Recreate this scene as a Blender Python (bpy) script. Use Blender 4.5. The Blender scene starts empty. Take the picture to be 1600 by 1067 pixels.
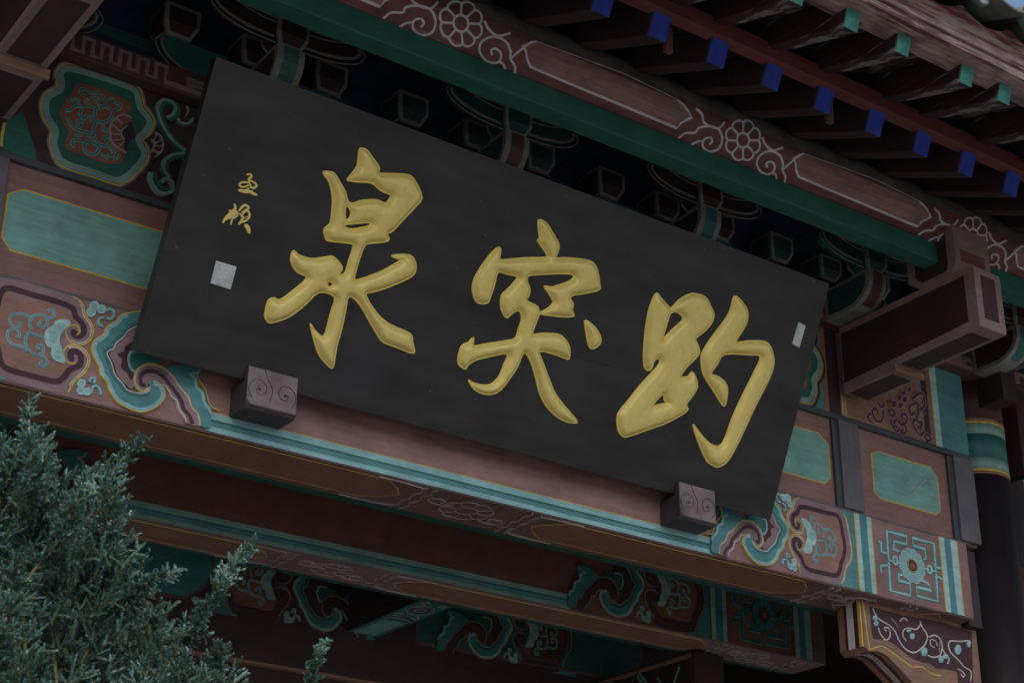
import bpy, bmesh, math, random
import numpy as np
from mathutils import Vector, Matrix
from mathutils.geometry import tessellate_polygon, delaunay_2d_cdt

S = bpy.context.scene
COL = S.collection
random.seed(7)
R = math.radians

# ------------------------------------------------------------------ camera
# the camera stands in front of the left half of the gate, looks up and to the right
CX, CY, FPX = 800.0, 533.5, 2729.0            # picture centre and focal length of the 1600 px photograph
AX = Vector((0.8148, 0.2488, 0.5232))         # the gate's X, Y, Z axes in camera terms (right, down, forward)
AZ = Vector((0.0072, -0.9074, 0.4202))
AX.normalize(); AZ = (AZ - AX * AZ.dot(AX)).normalized(); AY = AZ.cross(AX)
CAM = Vector((0.0, 0.0, 1.6))
cam_d = bpy.data.cameras.new('camera'); cam = bpy.data.objects.new('camera', cam_d); COL.objects.link(cam)
right = Vector((AX[0], AY[0], AZ[0])); down = Vector((AX[1], AY[1], AZ[1])); fwd = Vector((AX[2], AY[2], AZ[2]))
cam.matrix_world = Matrix.Translation(CAM) @ Matrix((right, -down, -fwd)).transposed().to_4x4()
cam_d.sensor_width = 36.0; cam_d.lens = FPX / 1600 * 36.0
cam_d.clip_start = 0.05; cam_d.clip_end = 2000
cam_d.dof.use_dof = True; cam_d.dof.focus_distance = 4.9; cam_d.dof.aperture_fstop = 16
S.camera = cam

# ------------------------------------------------------------------ sky, sun, exposure
W = bpy.data.worlds.new('World'); S.world = W; W.use_nodes = True
SUN_EL, SUN_ROT = R(52), R(205)
nt = W.node_tree; sky = nt.nodes.new('ShaderNodeTexSky'); sky.sky_type = 'NISHITA'; sky.sun_disc = False
sky.sun_elevation = SUN_EL; sky.sun_rotation = SUN_ROT; sky.air_density = 1.0; sky.dust_density = 4.0; sky.ozone_density = 1.0
nt.links.new(sky.outputs[0], nt.nodes['Background'].inputs[0]); nt.nodes['Background'].inputs[1].default_value = 0.15
sl = bpy.data.lights.new('sun', 'SUN'); sl.energy = 1.0; sl.angle = R(25); sl.color = (1.0, 0.97, 0.93)
so = bpy.data.objects.new('sun', sl); COL.objects.link(so)
sd = Vector((math.sin(SUN_ROT) * math.cos(SUN_EL), math.cos(SUN_ROT) * math.cos(SUN_EL), math.sin(SUN_EL)))
so.rotation_euler = sd.to_track_quat('Z', 'Y').to_euler(); so.location = (0, -5, 20)
S.view_settings.view_transform = 'Standard'; S.view_settings.look = 'None'
S.view_settings.exposure = 0.26; S.view_settings.gamma = 1; S.view_settings.use_curve_mapping = False
S.render.engine = 'CYCLES'

# ------------------------------------------------------------------ materials
MATS = {}
def mat(name, col, rough=0.6, metal=0.0, wear=0.25, grain=1.0, dirt=None, scale=9.0, bump=0.12, peel=None, axis='X'):
    """painted wood: colour with soft blotches, fine streaks along the grain and a little relief"""
    if name in MATS: return MATS[name]
    m = bpy.data.materials.new(name); m.use_nodes = True; n = m.node_tree.nodes; l = m.node_tree.links
    b = n['Principled BSDF']; b.inputs['Roughness'].default_value = rough; b.inputs['Metallic'].default_value = metal
    tc = n.new('ShaderNodeTexCoord')
    mp = n.new('ShaderNodeMapping'); s = {'X': (1.2, 14, 14), 'Y': (14, 1.2, 14), 'Z': (14, 14, 1.2), 'N': (6, 6, 6)}[axis]
    mp.inputs['Scale'].default_value = s; l.new(tc.outputs['Object'], mp.inputs[0])
    n1 = n.new('ShaderNodeTexNoise'); n1.inputs['Scale'].default_value = scale; n1.inputs['Detail'].default_value = 8; n1.inputs['Roughness'].default_value = 0.65
    l.new(tc.outputs['Object'], n1.inputs['Vector'])
    n2 = n.new('ShaderNodeTexNoise'); n2.inputs['Scale'].default_value = 4.5; n2.inputs['Detail'].default_value = 9; n2.inputs['Roughness'].default_value = 0.7
    l.new(mp.outputs[0], n2.inputs['Vector'])
    r1 = n.new('ShaderNodeMapRange'); r1.inputs[1].default_value = 0.3; r1.inputs[2].default_value = 0.72
    r1.inputs[3].default_value = 1 - wear; r1.inputs[4].default_value = 1 + wear * 0.8; l.new(n1.outputs[0], r1.inputs[0])
    r2 = n.new('ShaderNodeMapRange'); r2.inputs[1].default_value = 0.3; r2.inputs[2].default_value = 0.7
    r2.inputs[3].default_value = 1 - 0.22 * grain; r2.inputs[4].default_value = 1 + 0.16 * grain; l.new(n2.outputs[0], r2.inputs[0])
    mu = n.new('ShaderNodeMath'); mu.operation = 'MULTIPLY'; l.new(r1.outputs[0], mu.inputs[0]); l.new(r2.outputs[0], mu.inputs[1])
    vm = n.new('ShaderNodeVectorMath'); vm.operation = 'SCALE'; vm.inputs[0].default_value = col; l.new(mu.outputs[0], vm.inputs['Scale'])
    out = vm.outputs[0]
    if peel:                                   # paint worn off to bare grey wood in ragged patches
        n3 = n.new('ShaderNodeTexNoise'); n3.inputs['Scale'].default_value = peel[1]; n3.inputs['Detail'].default_value = 10; n3.inputs['Roughness'].default_value = 0.72
        l.new(mp.outputs[0], n3.inputs['Vector'])
        cr = n.new('ShaderNodeValToRGB'); cr.color_ramp.elements[0].position = peel[2]; cr.color_ramp.elements[1].position = peel[2] + 0.05
        l.new(n3.outputs[0], cr.inputs[0])
        mx = n.new('ShaderNodeMixRGB'); l.new(cr.outputs[0], mx.inputs[0]); l.new(out, mx.inputs[1]); mx.inputs[2].default_value = (*peel[0], 1); out = mx.outputs[0]
    l.new(out, b.inputs['Base Color'])
    bp = n.new('ShaderNodeBump'); bp.inputs['Strength'].default_value = bump; bp.inputs['Distance'].default_value = 0.01
    l.new(n2.outputs[0], bp.inputs['Height']); l.new(bp.outputs[0], b.inputs['Normal'])
    MATS[name] = m; return m

PAL = dict(
    pink=(0.29, 0.165, 0.145), brick=(0.32, 0.165, 0.125), pinkgrey=(0.27, 0.18, 0.19), maroon=(0.060, 0.018, 0.024),
    darkmaroon=(0.045, 0.022, 0.025), brown=(0.16, 0.070, 0.045), teal=(0.19, 0.41, 0.36), midteal=(0.08, 0.26, 0.27), deepteal=(0.035, 0.17, 0.16),
    cyan=(0.26, 0.50, 0.52), lightcyan=(0.40, 0.62, 0.62), green=(0.02, 0.135, 0.10), palegreen=(0.21, 0.37, 0.33),
    darkgreen=(0.012, 0.085, 0.068), gold=(0.62, 0.46, 0.09), white=(0.66, 0.62, 0.62), palewhite=(0.42, 0.36, 0.36),
    redbrown=(0.27, 0.095, 0.06), tan=(0.27, 0.15, 0.10), greywood=(0.13, 0.12, 0.135), navy=(0.045, 0.075, 0.17),
    blue=(0.012, 0.040, 0.36), borderpink=(0.27, 0.19, 0.18), rafterred=(0.040, 0.018, 0.022), fasciared=(0.15, 0.040, 0.035),
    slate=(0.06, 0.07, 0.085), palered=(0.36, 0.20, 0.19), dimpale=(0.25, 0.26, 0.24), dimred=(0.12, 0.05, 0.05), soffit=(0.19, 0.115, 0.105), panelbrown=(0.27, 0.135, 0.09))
def M(k, axis='X'): return mat('paint_' + k + ('' if axis == 'X' else '_' + axis.lower()), PAL[k], axis=axis)

# ------------------------------------------------------------------ objects
def link(name, me, parent=None, m=None):
    o = bpy.data.objects.new(name, me); COL.objects.link(o)
    if parent: o.parent = parent
    if m is not None and me is not None and not me.materials: me.materials.append(m)
    return o
def build(name, bm, m, parent=None, smooth=False):
    me = bpy.data.meshes.new(name); bm.normal_update(); bm.to_mesh(me); bm.free()
    if smooth:
        for p in me.polygons: p.use_smooth = True
    return link(name, me, parent, m)
def thing(name, label, cat, group=None, kind=None):
    o = bpy.data.objects.new(name, None); COL.objects.link(o); o['label'] = label; o['category'] = cat
    if group: o['group'] = group
    if kind: o['kind'] = kind
    return o
def box(bm, x0, x1, y0, y1, z0, z1, bev=0.0):
    x0, x1 = sorted((x0, x1)); y0, y1 = sorted((y0, y1)); z0, z1 = sorted((z0, z1))
    v = [bm.verts.new((x, y, z)) for x in (x0, x1) for y in (y0, y1) for z in (z0, z1)]
    fs = [bm.faces.new([v[i] for i in f]) for f in ((0, 1, 3, 2), (4, 6, 7, 5), (0, 4, 5, 1), (2, 3, 7, 6), (0, 2, 6, 4), (1, 5, 7, 3))]
    if bev:
        es = {e for f in fs for e in f.edges}
        bmesh.ops.bevel(bm, geom=list(es), offset=bev, segments=2, affect='EDGES', profile=0.6)
def part_box(name, m, parent, *a, bev=0.003, smooth=False):
    bm = bmesh.new(); box(bm, *a, bev=bev); return build(name, bm, m, parent)
def prism(bm, prof, a, b, axis='X'):
    """profile points extruded from a to b along an axis"""
    mk = {'X': lambda p, t: (t, p[0], p[1]), 'Y': lambda p, t: (p[0], t, p[1])}[axis]
    A = [bm.verts.new(mk(p, a)) for p in prof]; B = [bm.verts.new(mk(p, b)) for p in prof]
    n = len(prof)
    bm.faces.new(A); bm.faces.new(list(reversed(B)))
    for i in range(n): bm.faces.new((A[i], B[i], B[(i + 1) % n], A[(i + 1) % n]))
    bmesh.ops.recalc_face_normals(bm, faces=bm.faces)

# ------------------------------------------------------------------ surfaces that outlines are laid on
def ray(x, y): return (right * (x - CX) + down * (y - CY) + fwd * FPX).normalized()
def SY(Y):
    def f(x, y):
        d = ray(x, y); return CAM + d * ((Y - CAM.y) / d.y), Vector((0, -1, 0))
    return f
def SZ(Z):
    def f(x, y):
        d = ray(x, y); return CAM + d * ((Z - CAM.z) / d.z), Vector((0, 0, -1))
    return f
def SX(X):
    def f(x, y):
        d = ray(x, y); return CAM + d * ((X - CAM.x) / d.x), Vector((-1, 0, 0))
    return f
def SP(o, nrm):
    def f(x, y):
        d = ray(x, y); return CAM + d * ((o - CAM).dot(nrm) / d.dot(nrm)), nrm
    return f
def SC(yc, zc, r):                      # round log along X
    def f(x, y):
        d = ray(x, y); oy, oz = CAM.y - yc, CAM.z - zc
        a = d.y ** 2 + d.z ** 2; b = oy * d.y + oz * d.z; c = oy * oy + oz * oz - r * r
        t = (-b - math.sqrt(max(b * b - a * c, 0))) / a; p = CAM + d * t
        return p, Vector((0, p.y - yc, p.z - zc)).normalized()
    return f
def MY(Y): return lambda x, z: (Vector((x, Y, z)), Vector((0, -1, 0)))
def MZ(Z): return lambda x, y: (Vector((x, y, Z)), Vector((0, 0, -1)))
def MX(X): return lambda y, z: (Vector((X, y, z)), Vector((-1, 0, 0)))

def catmull(pts, closed=False, n=5):
    P = [Vector((p[0], p[1])) for p in pts]; out = []; L = len(P)
    if L < 3: return P
    rng = range(L) if closed else range(L - 1)
    for i in rng:
        p0 = P[(i - 1) % L] if closed or i > 0 else P[0] * 2 - P[1]
        p1 = P[i]; p2 = P[(i + 1) % L]
        p3 = P[(i + 2) % L] if closed or i + 2 < L else P[-1] * 2 - P[-2]
        for k in range(n):
            t = k / n
            out.append(0.5 * ((2 * p1) + (p2 - p0) * t + (2 * p0 - 5 * p1 + 4 * p2 - p3) * t * t + (3 * p1 - p0 - 3 * p2 + p3) * t ** 3))
    if not closed: out.append(P[-1])
    return out
def off2(pts, d, closed=False):
    """offset a path sideways in its own 2-D units"""
    n = len(pts); out = []
    P = [Vector((p[0], p[1])) for p in pts]
    for i in range(n):
        a = P[(i - 1) % n] if closed or i else P[0]; b = P[(i + 1) % n] if closed or i < n - 1 else P[-1]
        t = (b - a).normalized() if (b - a).length > 1e-9 else Vector((1, 0))
        out.append(P[i] + Vector((-t.y, t.x)) * d)
    return out
def cv(pts, ox, oy, s): return [(ox + p[0] / s, oy + p[1] / s) for p in pts]

NAMES = {}
class Paint:
    """painted layers; each is a thin raised film or line on a surface, kept apart so it can become a part of its own"""
    def __init__(self, surf, h0=0.0005): self.s = surf; self.b = []; self.k = 0; self.h0 = h0
    def lift(self): self.k += 1; return self.h0 + self.k * 0.00016
    def bm(self, c): self.b.append((c, bmesh.new())); return self.b[-1][1]
    def rib(self, c, pts, w, closed=False, smooth=True, h=0.0012, taper=False, surf=None):
        s = surf or self.s; bm = self.bm(c); lf = self.lift()
        pp = catmull(pts, closed) if smooth else [Vector(p[:2]) for p in pts]
        Q = [s(p[0], p[1]) for p in pp]; n = len(Q); rows = []
        for i in range(n):
            if closed: a, b = Q[(i - 1) % n][0], Q[(i + 1) % n][0]
            else: a, b = Q[max(i - 1, 0)][0], Q[min(i + 1, n - 1)][0]
            p, nr = Q[i]; t = b - a
            if t.length < 1e-9: t = Vector((1, 0, 0))
            sd_ = nr.cross(t.normalized()); ww = w / 2
            if not smooth and 0 < i < n - 1 or (closed and not smooth):
                u = (p - a); v = (b - p)
                if u.length > 1e-9 and v.length > 1e-9:
                    c_ = max(u.normalized().dot(v.normalized()), -0.4); ww *= min(1 / math.sqrt((1 + c_) / 2), 1.6)
            if taper:
                q = i / (n - 1); ww *= 0.35 + 0.65 * math.sin(math.pi * min(max(q, 0.0), 1.0)) ** 0.5
            rows.append([bm.verts.new(p + nr * lf * 0 + sd_ * ww), bm.verts.new(p + nr * (lf + h) + sd_ * ww * 0.75),
                         bm.verts.new(p + nr * (lf + h) - sd_ * ww * 0.75), bm.verts.new(p - sd_ * ww)])
        for i in range(n if closed else n - 1):
            A, B = rows[i], rows[(i + 1) % n]
            for k in range(3): bm.faces.new((A[k], A[k + 1], B[k + 1], B[k]))
        if not closed:
            bm.faces.new(rows[0][::-1]); bm.faces.new(rows[-1])
    def fill(self, c, pts, smooth=True, h=0.0008, surf=None):
        s = surf or self.s; bm = self.bm(c); lf = self.lift()
        pp = catmull(pts, True, 4) if smooth else [Vector(p[:2]) for p in pts]
        Q = [s(p[0], p[1]) for p in pp]
        top = [bm.verts.new(p + n * (lf + h)) for p, n in Q]; bot = [bm.verts.new(p) for p, n in Q]
        for t in tessellate_polygon([[Vector((p[0], p[1], 0)) for p in pp]]):
            try: bm.faces.new([top[i] for i in t])
            except ValueError: pass
        for i in range(len(Q)):
            j = (i + 1) % len(Q); bm.faces.new((top[i], top[j], bot[j], bot[i]))
    def emit(self, parent, xf=None, remap=None, axis='X', names=None, split=True):
        out = []; small = {}
        for c, b in self.b:
            b2 = b.copy()
            if xf is not None: bmesh.ops.transform(b2, matrix=xf, verts=b2.verts)
            bmesh.ops.recalc_face_normals(b2, faces=b2.faces)
            cc = (remap or {}).get(c, c); co = np.array([v.co[:] for v in b2.verts]); size = (co.max(0) - co.min(0)).max()
            line = c in ('gold', 'white', 'palewhite', 'dimpale')
            nm = (names or {}).get(c) or {'gold': 'gold_line', 'white': 'white_line', 'palewhite': 'pale_line'}.get(c, 'painted_shape')
            if split and size > (.16 if line else .045): out.append(build(nm, b2, M(cc, axis), parent))
            else: small.setdefault((nm, cc), []).append(b2)
        for (nm, cc), L_ in small.items():
            t = L_[0]
            for q in L_[1:]:
                me = bpy.data.meshes.new('t'); q.to_mesh(me); q.free(); t.from_mesh(me); bpy.data.meshes.remove(me)
            n = len(L_); o = build(nm, t, M(cc, axis), parent); out.append(o)
            if n > 1: o['kind'] = 'stuff'
        return out
def mirrorX(c2): return Matrix(((-1, 0, 0, c2), (0, 1, 0, 0), (0, 0, 1, 0), (0, 0, 0, 1)))
def shiftM(dx, dy, dz): return Matrix.Translation((dx, dy, dz))
MIR = 6.257                                # the bay is symmetric about X = 3.13

# ------------------------------------------------------------------ ground
def ground_mat():
    m = bpy.data.materials.new('stone_paving'); m.use_nodes = True; n = m.node_tree.nodes; l = m.node_tree.links
    b = n['Principled BSDF']; b.inputs['Roughness'].default_value = 0.8
    br = n.new('ShaderNodeTexBrick'); br.inputs['Scale'].default_value = 1.0; br.inputs['Color1'].default_value = (0.19, 0.18, 0.17, 1)
    br.inputs['Color2'].default_value = (0.155, 0.15, 0.14, 1); br.inputs['Mortar'].default_value = (0.09, 0.09, 0.085, 1); br.inputs['Mortar Size'].default_value = 0.008
    tc = n.new('ShaderNodeTexCoord'); l.new(tc.outputs['Object'], br.inputs[0]); l.new(br.outputs[0], b.inputs['Base Color']); return m
bm = bmesh.new(); bmesh.ops.create_grid(bm, x_segments=8, y_segments=8, size=600)
o = build('ground', bm, ground_mat()); o['kind'] = 'structure'; o['label'] = 'grey stone paving in front of the gate'

# ================================================================== THE GATE
gate = thing('gate_hall', 'painted Chinese gate hall with dark red rafters, green and pink beams and a dark column', 'gate')
YF = 4.6; ZB = 3.593; ZM = 3.915; ZU = 4.305; ZT = 4.702
XL, XR = 0.60, 5.58

front_beam = part_box('front_beam', M('pink'), gate, XL, XR, YF, 4.857, ZB, ZM)
front_beam['label'] = 'lower front beam painted with teal clouds on pink'
pad = part_box('pad_board', mat('pad_paint', (.28, .150, .128)), gate, XL, 5.66, YF + 0.012, YF + 0.10, ZM, ZU, bev=0)
pad['label'] = 'recessed board with long pale teal cartouches'
part_box('ledge', M('slate'), pad, XL, 5.66, YF - 0.006, YF + 0.1, ZU - 0.004, ZU + 0.018)
part_box('ledge', M('greywood'), pad, XL, 5.60, YF - 0.001, YF + 0.1, ZM - 0.0005, ZM + 0.009, bev=0.002)
upper = part_box('upper_beam', M('maroon'), gate, XL, 5.66, YF, 4.857, ZU + 0.019, ZT)
upper['label'] = 'upper front beam with a green medallion on dark red'
plate = part_box('plate_board', M('dimred'), gate, 0.2, 8.5, YF - 0.05, 4.90, ZT + 0.001, ZT + 0.095)
plate['label'] = 'dark red board with a key pattern above the upper beam'
# the beams of the next bay beyond the column
b2 = part_box('front_beam', M('pink'), gate, 6.02, 8.5, YF, 4.857, ZB, ZM); 
p2 = part_box('pad_board', M('greywood'), gate, 6.02, 8.5, YF + 0.012, YF + 0.1, ZM, ZU, bev=0)
u2 = part_box('upper_beam', M('maroon'), gate, 6.02, 8.5, YF, 4.857, ZU + 0.019, ZT)
# posts that divide the pad board
for x0, x1 in ((4.862, 4.975), (5.545, 5.665), (1.29, 1.385)):
    q = part_box('post', M('greywood', 'Z'), pad, x0, x1, YF - 0.012, YF + 0.06, ZM + 0.010, ZU - 0.006)
    part_box('post_edge', M('slate', 'Z'), pad, x0 - 0.03, x0, YF - 0.002, YF + 0.05, ZM + 0.010, ZU - 0.006)

# ------------------------------------------------------------------ painting on the front beam
def L(p): return cv(p, 0, 420, 4.446)
def Mz(p): return cv(p, 180, 560, 5.0)
def paint_beam(Y):
    s = SY(YF)
    g = Paint(s)                                   # one end of the beam, traced at the left end
    # teal ground beyond the framed field, and its pink field
    g.fill('midteal', [(1.345, ZB + .003), (1.47, ZB + .003), (1.47, ZM - .003), (1.345, ZM - .003)], smooth=False, surf=MY(YF))
    end_m = [(-40, 150), (-75, 260), (-100, 370), (-80, 480), (-45, 560), (-50, 690)]
    field = L([(-30, 75), (60, 65), (300, 130), (510, 195), (560, 240), (590, 320), (640, 400), (610, 500), (560, 540), (620, 640), (590, 710), (510, 790), (468, 865), (200, 815), (0, 745), (-60, 690), (-85, 570), (-140, 470), (-150, 370), (-110, 230), (-70, 110)])
    g.fill('pinkgrey', field)
    g.fill('brick', L([(20, 170), (200, 215), (430, 275), (480, 330), (520, 380), (470, 400), (430, 440), (420, 520), (440, 600), (450, 660), (500, 680), (430, 735), (370, 748), (200, 705), (40, 660), (0, 600), (-30, 520), (-45, 420), (-10, 280)]))
    mar = L([(520, 425), (510, 455), (545, 470), (580, 440), (570, 380), (525, 335), (505, 280), (440, 245), (320, 208), (200, 175), (60, 135), (5, 170), (-25, 270), (-60, 370), (-45, 480), (-15, 560), (-5, 620), (40, 690), (200, 740), (380, 782), (440, 755), (480, 705), (550, 670), (560, 610), (530, 575), (495, 580), (488, 615), (512, 632)])
    g.rib('maroon', mar, 0.023)
    up = L([(505, 195), (545, 215), (578, 262), (592, 322), (625, 368), (645, 415), (638, 475), (600, 515), (550, 530), (500, 518), (466, 482), (456, 435), (475, 400), (510, 390), (543, 403), (552, 440), (530, 462)])
    lo = L([(520, 660), (475, 655), (442, 612), (445, 562), (490, 532), (545, 540), (600, 580), (622, 640), (595, 710), (540, 762), (500, 805), (470, 862)])
    for P in (up, lo):
        g.rib('gold', P, 0.0062)
    g.rib('white', off2(catmull(up), 3.2)[8:48], 0.0035, smooth=False)
    g.rib('white', off2(catmull(lo), 3.2)[18:52], 0.0035, smooth=False)
    oe = L([(-30, 75), (-75, 120), (-110, 230), (-150, 370), (-140, 470), (-85, 570), (-60, 690), (-30, 745)])
    g.rib('gold', oe, 0.005); g.rib('white', off2(catmull(oe), -2.5), 0.003, smooth=False)
    # leafy scrolls in the field
    for p in ([(75, 322), (66, 360), (92, 400), (130, 403), (145, 382), (122, 368)], [(75, 325), (140, 312), (185, 325), (215, 357)],
              [(215, 425), (204, 372), (228, 332), (280, 320), (320, 348), (326, 388), (290, 410), (264, 392), (284, 370)],
              [(330, 346), (365, 335), (374, 302), (348, 284), (328, 302)], [(102, 470), (130, 478), (126, 440), (90, 420), (55, 440), (50, 482), (82, 526), (150, 545), (185, 575)],
              [(198, 440), (175, 482), (180, 542), (220, 590), (270, 600), (300, 570), (286, 530), (256, 540), (266, 566)], [(270, 605), (310, 620), (322, 655), (297, 686), (275, 662), (296, 650)],
              [(185, 440), (230, 455), (300, 482)]):
        q = L(p); g.rib('cyan', q, 0.0105); g.rib('midteal', q, 0.0045)
    g.fill('lightcyan', L([(485, 370), (440, 353), (385, 365), (358, 400), (320, 420), (303, 480), (320, 540), (352, 556), (350, 600), (380, 642), (440, 662), (450, 640), (430, 600), (425, 550), (410, 520), (415, 470), (440, 430), (470, 402)]))
    for cx, cy, a, b_ in ((420, 400, 30, 22), (366, 480, 30, 42), (400, 600, 26, 32), (340, 440, 12, 14)):
        g.fill('cyan', L([(cx + a * math.cos(t), cy + b_ * math.sin(t)) for t in (0, .9, 1.8, 2.7, 3.6, 4.5, 5.4)]))
    # little blossoms above and below the gap, three lobes each
    for lobes in (((628, 305, 34), (650, 262, 34), (700, 285, 32)), ((560, 800, 30), (556, 850, 30), (600, 858, 28))):
        for r_, c_ in ((1.0, 'lightcyan'), (.62, 'cyan')):
            for cx, cy, rr_ in lobes: g.fill(c_, L([(cx + rr_ * r_ * math.cos(t), cy + rr_ * r_ * math.sin(t)) for t in (0, 1.05, 2.1, 3.14, 4.2, 5.2)]))
    for p in ([(720, 300), (760, 285), (785, 310), (770, 350), (735, 350)], [(715, 345), (685, 350), (678, 385), (705, 405)], [(625, 870), (640, 820), (680, 830), (695, 880)], [(615, 790), (625, 765), (650, 765), (645, 800)]):
        g.rib('cyan', L(p), 0.009)
    # the long teal cloud with its curled tail
    og = L([(970, 300), (890, 312), (830, 330), (797, 370), (735, 408), (712, 460), (652, 500), (630, 560), (650, 630), (680, 682), (692, 740), (732, 792), (752, 850), (800, 922), (880, 972), (960, 998)]) + Mz([(262, 410), (330, 370), (375, 310), (372, 245), (330, 197), (282, 180), (255, 196)])
    inn = L([(970, 400), (930, 412), (880, 440), (850, 480), (800, 520), (780, 560), (735, 590), (765, 660), (790, 740), (840, 800), (880, 850)]) + Mz([(190, 280), (250, 262), (262, 225)])
    g.fill('midteal', og + inn[::-1]); g.rib('cyan', off2(catmull(og), -3.4)[6:-6], 0.017, smooth=False)
    innb = off2(catmull(inn), 0)
    g.rib('deepteal', off2(catmull(inn[:-1]), 3.4), 0.014, smooth=False)
    g.rib('white', inn, 0.0045); g.rib('gold', og, 0.005)
    # dark red heart between cloud and plaque
    g.fill('pinkgrey', L([(970, 412), (930, 425), (880, 455), (850, 495), (800, 535), (785, 565), (750, 595), (785, 670), (805, 740), (850, 795), (905, 840), (930, 780), (930, 700), (880, 640), (900, 570), (970, 560)]))
    g.fill('maroon', L([(975, 470), (930, 490), (900, 520), (860, 545), (850, 580), (805, 600), (840, 640), (830, 690), (870, 730), (900, 780), (925, 740), (900, 690), (880, 630), (930, 560), (980, 560)]))
    g.fill('deepteal', L([(905, 575), (985, 590), (1080, 625), (1080, 665), (1000, 665), (940, 700), (915, 730), (885, 680), (880, 620)])); g.rib('cyan', L([(985, 590), (905, 580), (882, 640), (900, 700), (925, 720)]), 0.009)
    # maroon curl and its gold rim
    gc = Mz([(255, 240), (215, 272), (165, 245), (135, 185), (150, 112), (200, 62), (280, 48), (370, 80), (440, 140), (502, 230), (562, 300), (592, 380), (642, 440), (657, 532)])
    wl = Mz([(300, 222), (370, 218), (412, 270), (425, 300), (470, 340), (490, 408), (530, 460), (542, 508)])
    g.fill('pinkgrey', Mz([(200, 62), (280, 48), (370, 80), (440, 140), (502, 230), (562, 300), (592, 380), (642, 440), (657, 532), (542, 508), (530, 460), (490, 408), (470, 340), (425, 300), (412, 270), (370, 215), (300, 180), (250, 200), (235, 250), (165, 245), (135, 185), (150, 112)]))
    g.rib('maroon', Mz([(225, 215), (195, 215), (185, 160), (215, 118), (280, 108), (350, 140), (410, 205), (470, 285), (505, 340), (525, 405), (565, 450), (592, 518)]), 0.017)
    g.rib('gold', gc, 0.0055); g.rib('white', off2(catmull(gc), 2.0), 0.0028, smooth=False); g.rib('white', wl, 0.0042)
    # teal band that runs into the stripes along the bottom
    g.fill('midteal', Mz([(395, 80), (560, 60), (660, 100), (640, 160), (640, 230), (690, 290), (700, 350), (740, 400), (735, 460), (735, 545), (665, 535), (642, 440), (592, 380), (562, 300), (502, 230), (440, 140)]))
    g.rib('cyan', Mz([(655, 95), (615, 125), (560, 130)]), 0.008)
    g.rib('cyan', Mz([(570, 130), (612, 170), (622, 235), (668, 275), (680, 345), (715, 395), (735, 440)]), 0.012)
    g.rib('gold', Mz([(655, 98), (630, 145), (650, 190), (695, 255), (712, 330), (735, 385), (800, 412)]), 0.003)
    return g
end = paint_beam(YF)
PN = {'gold': 'gold_line', 'white': 'white_line', 'maroon': 'maroon_band', 'pinkgrey': 'pink_field', 'brick': 'red_field', 'cyan': 'pale_teal_band', 'midteal': 'teal_band', 'deepteal': 'dark_teal_band', 'lightcyan': 'blossom'}
end.emit(front_beam, names=PN); end.emit(front_beam, mirrorX(MIR), names=PN)
def stripes(parent, Y, remap=None, dz=0.0):
    g = Paint(MY(Y), .0002); x0, x1 = 2.100, MIR - 2.100
    for c, a, b_, e in (('cyan', .0, .018, .0), ('midteal', .018, .034, .0), ('deepteal', .034, .040, .0), ('cyan', .040, .062, .0)):
        g.fill(c, [(x0 + e, ZB + dz + a + .001), (x1 - e, ZB + dz + a + .001), (x1 - e, ZB + dz + b_), (x0 + e, ZB + dz + b_)], smooth=False)
    g.rib('gold', [(x0 + .0, ZB + dz + .064), (x1, ZB + dz + .064)], 0.004, smooth=False)
    g.emit(parent, remap=remap, names=PN)
stripes(front_beam, YF)
# bars and the key pattern panel near the column
def bars(parent, Y, dz=0.0, remap=None, mirror=False):
    g = Paint(MY(Y), .003); z0, z1 = ZB + .002 + dz, ZM - .002 + dz
    for a, b_, c in ((4.915, 4.921, 'gold'), (4.921, 4.945, 'lightcyan'), (4.945, 4.985, 'midteal'), (4.985, 5.008, 'lightcyan'), (5.008, 5.014, 'gold'),
                     (5.405, 5.411, 'gold'), (5.411, 5.438, 'lightcyan'), (5.438, 5.475, 'midteal'), (5.475, 5.512, 'lightcyan'), (5.512, 5.518, 'gold')):
        g.fill(c, [(a, z0), (b_, z0), (b_, z1), (a, z1)], smooth=False)
    g.emit(parent, remap=remap, xf=mirrorX(MIR) if mirror else None, names=PN)
bars(front_beam, YF); bars(front_beam, YF, mirror=True)
def Q(p): return cv(p, 1200, 800, 4.0)
kp = Paint(SY(YF))
for p in ([(820, 242), (785, 232), (785, 182), (865, 200), (865, 150), (740, 118), (765, 490), (890, 520), (885, 445), (815, 425), (815, 385), (838, 396)],
          [(970, 298), (985, 290), (980, 232), (905, 207), (900, 160), (1035, 195), (1060, 557), (930, 522), (925, 467), (1020, 488), (995, 440), (965, 430)],
          [(688, 182), (704, 186), (707, 246), (748, 260)], [(745, 330), (700, 336), (706, 378)], [(1092, 302), (1076, 298), (1088, 352), (1045, 345)], [(1056, 402), (1094, 424), (1103, 484)],
          [(745, 298), (826, 318)], [(968, 352), (1050, 372)]):
    kp.rib('midteal', Q(p), 0.019, smooth=False); kp.rib('lightcyan', Q(p), 0.0095, smooth=False)
cxy = SY(YF)(*Q([(897, 335)])[0])[0]
def ring(r, n, sc=0.0, k=12): return [(cxy.x + r * (1 + sc * abs(math.sin(k * t / 2))) * math.cos(t), cxy.z + r * (1 + sc * abs(math.sin(k * t / 2))) * math.sin(t)) for t in [2 * math.pi * i / n for i in range(n)]]
kp.fill('lightcyan', ring(.069, 72, .10), smooth=False, surf=MY(YF))
for i in range(12):
    a = (i + .5) * math.pi / 6; pts = []
    for t, r in ((-.19, .036), (-.225, .062), (-.1, .069), (.1, .069), (.225, .062), (.19, .036)): pts.append((cxy.x + r * math.cos(a + t), cxy.z + r * math.sin(a + t)))
    kp.fill('cyan', pts, smooth=False, surf=MY(YF))
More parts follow.
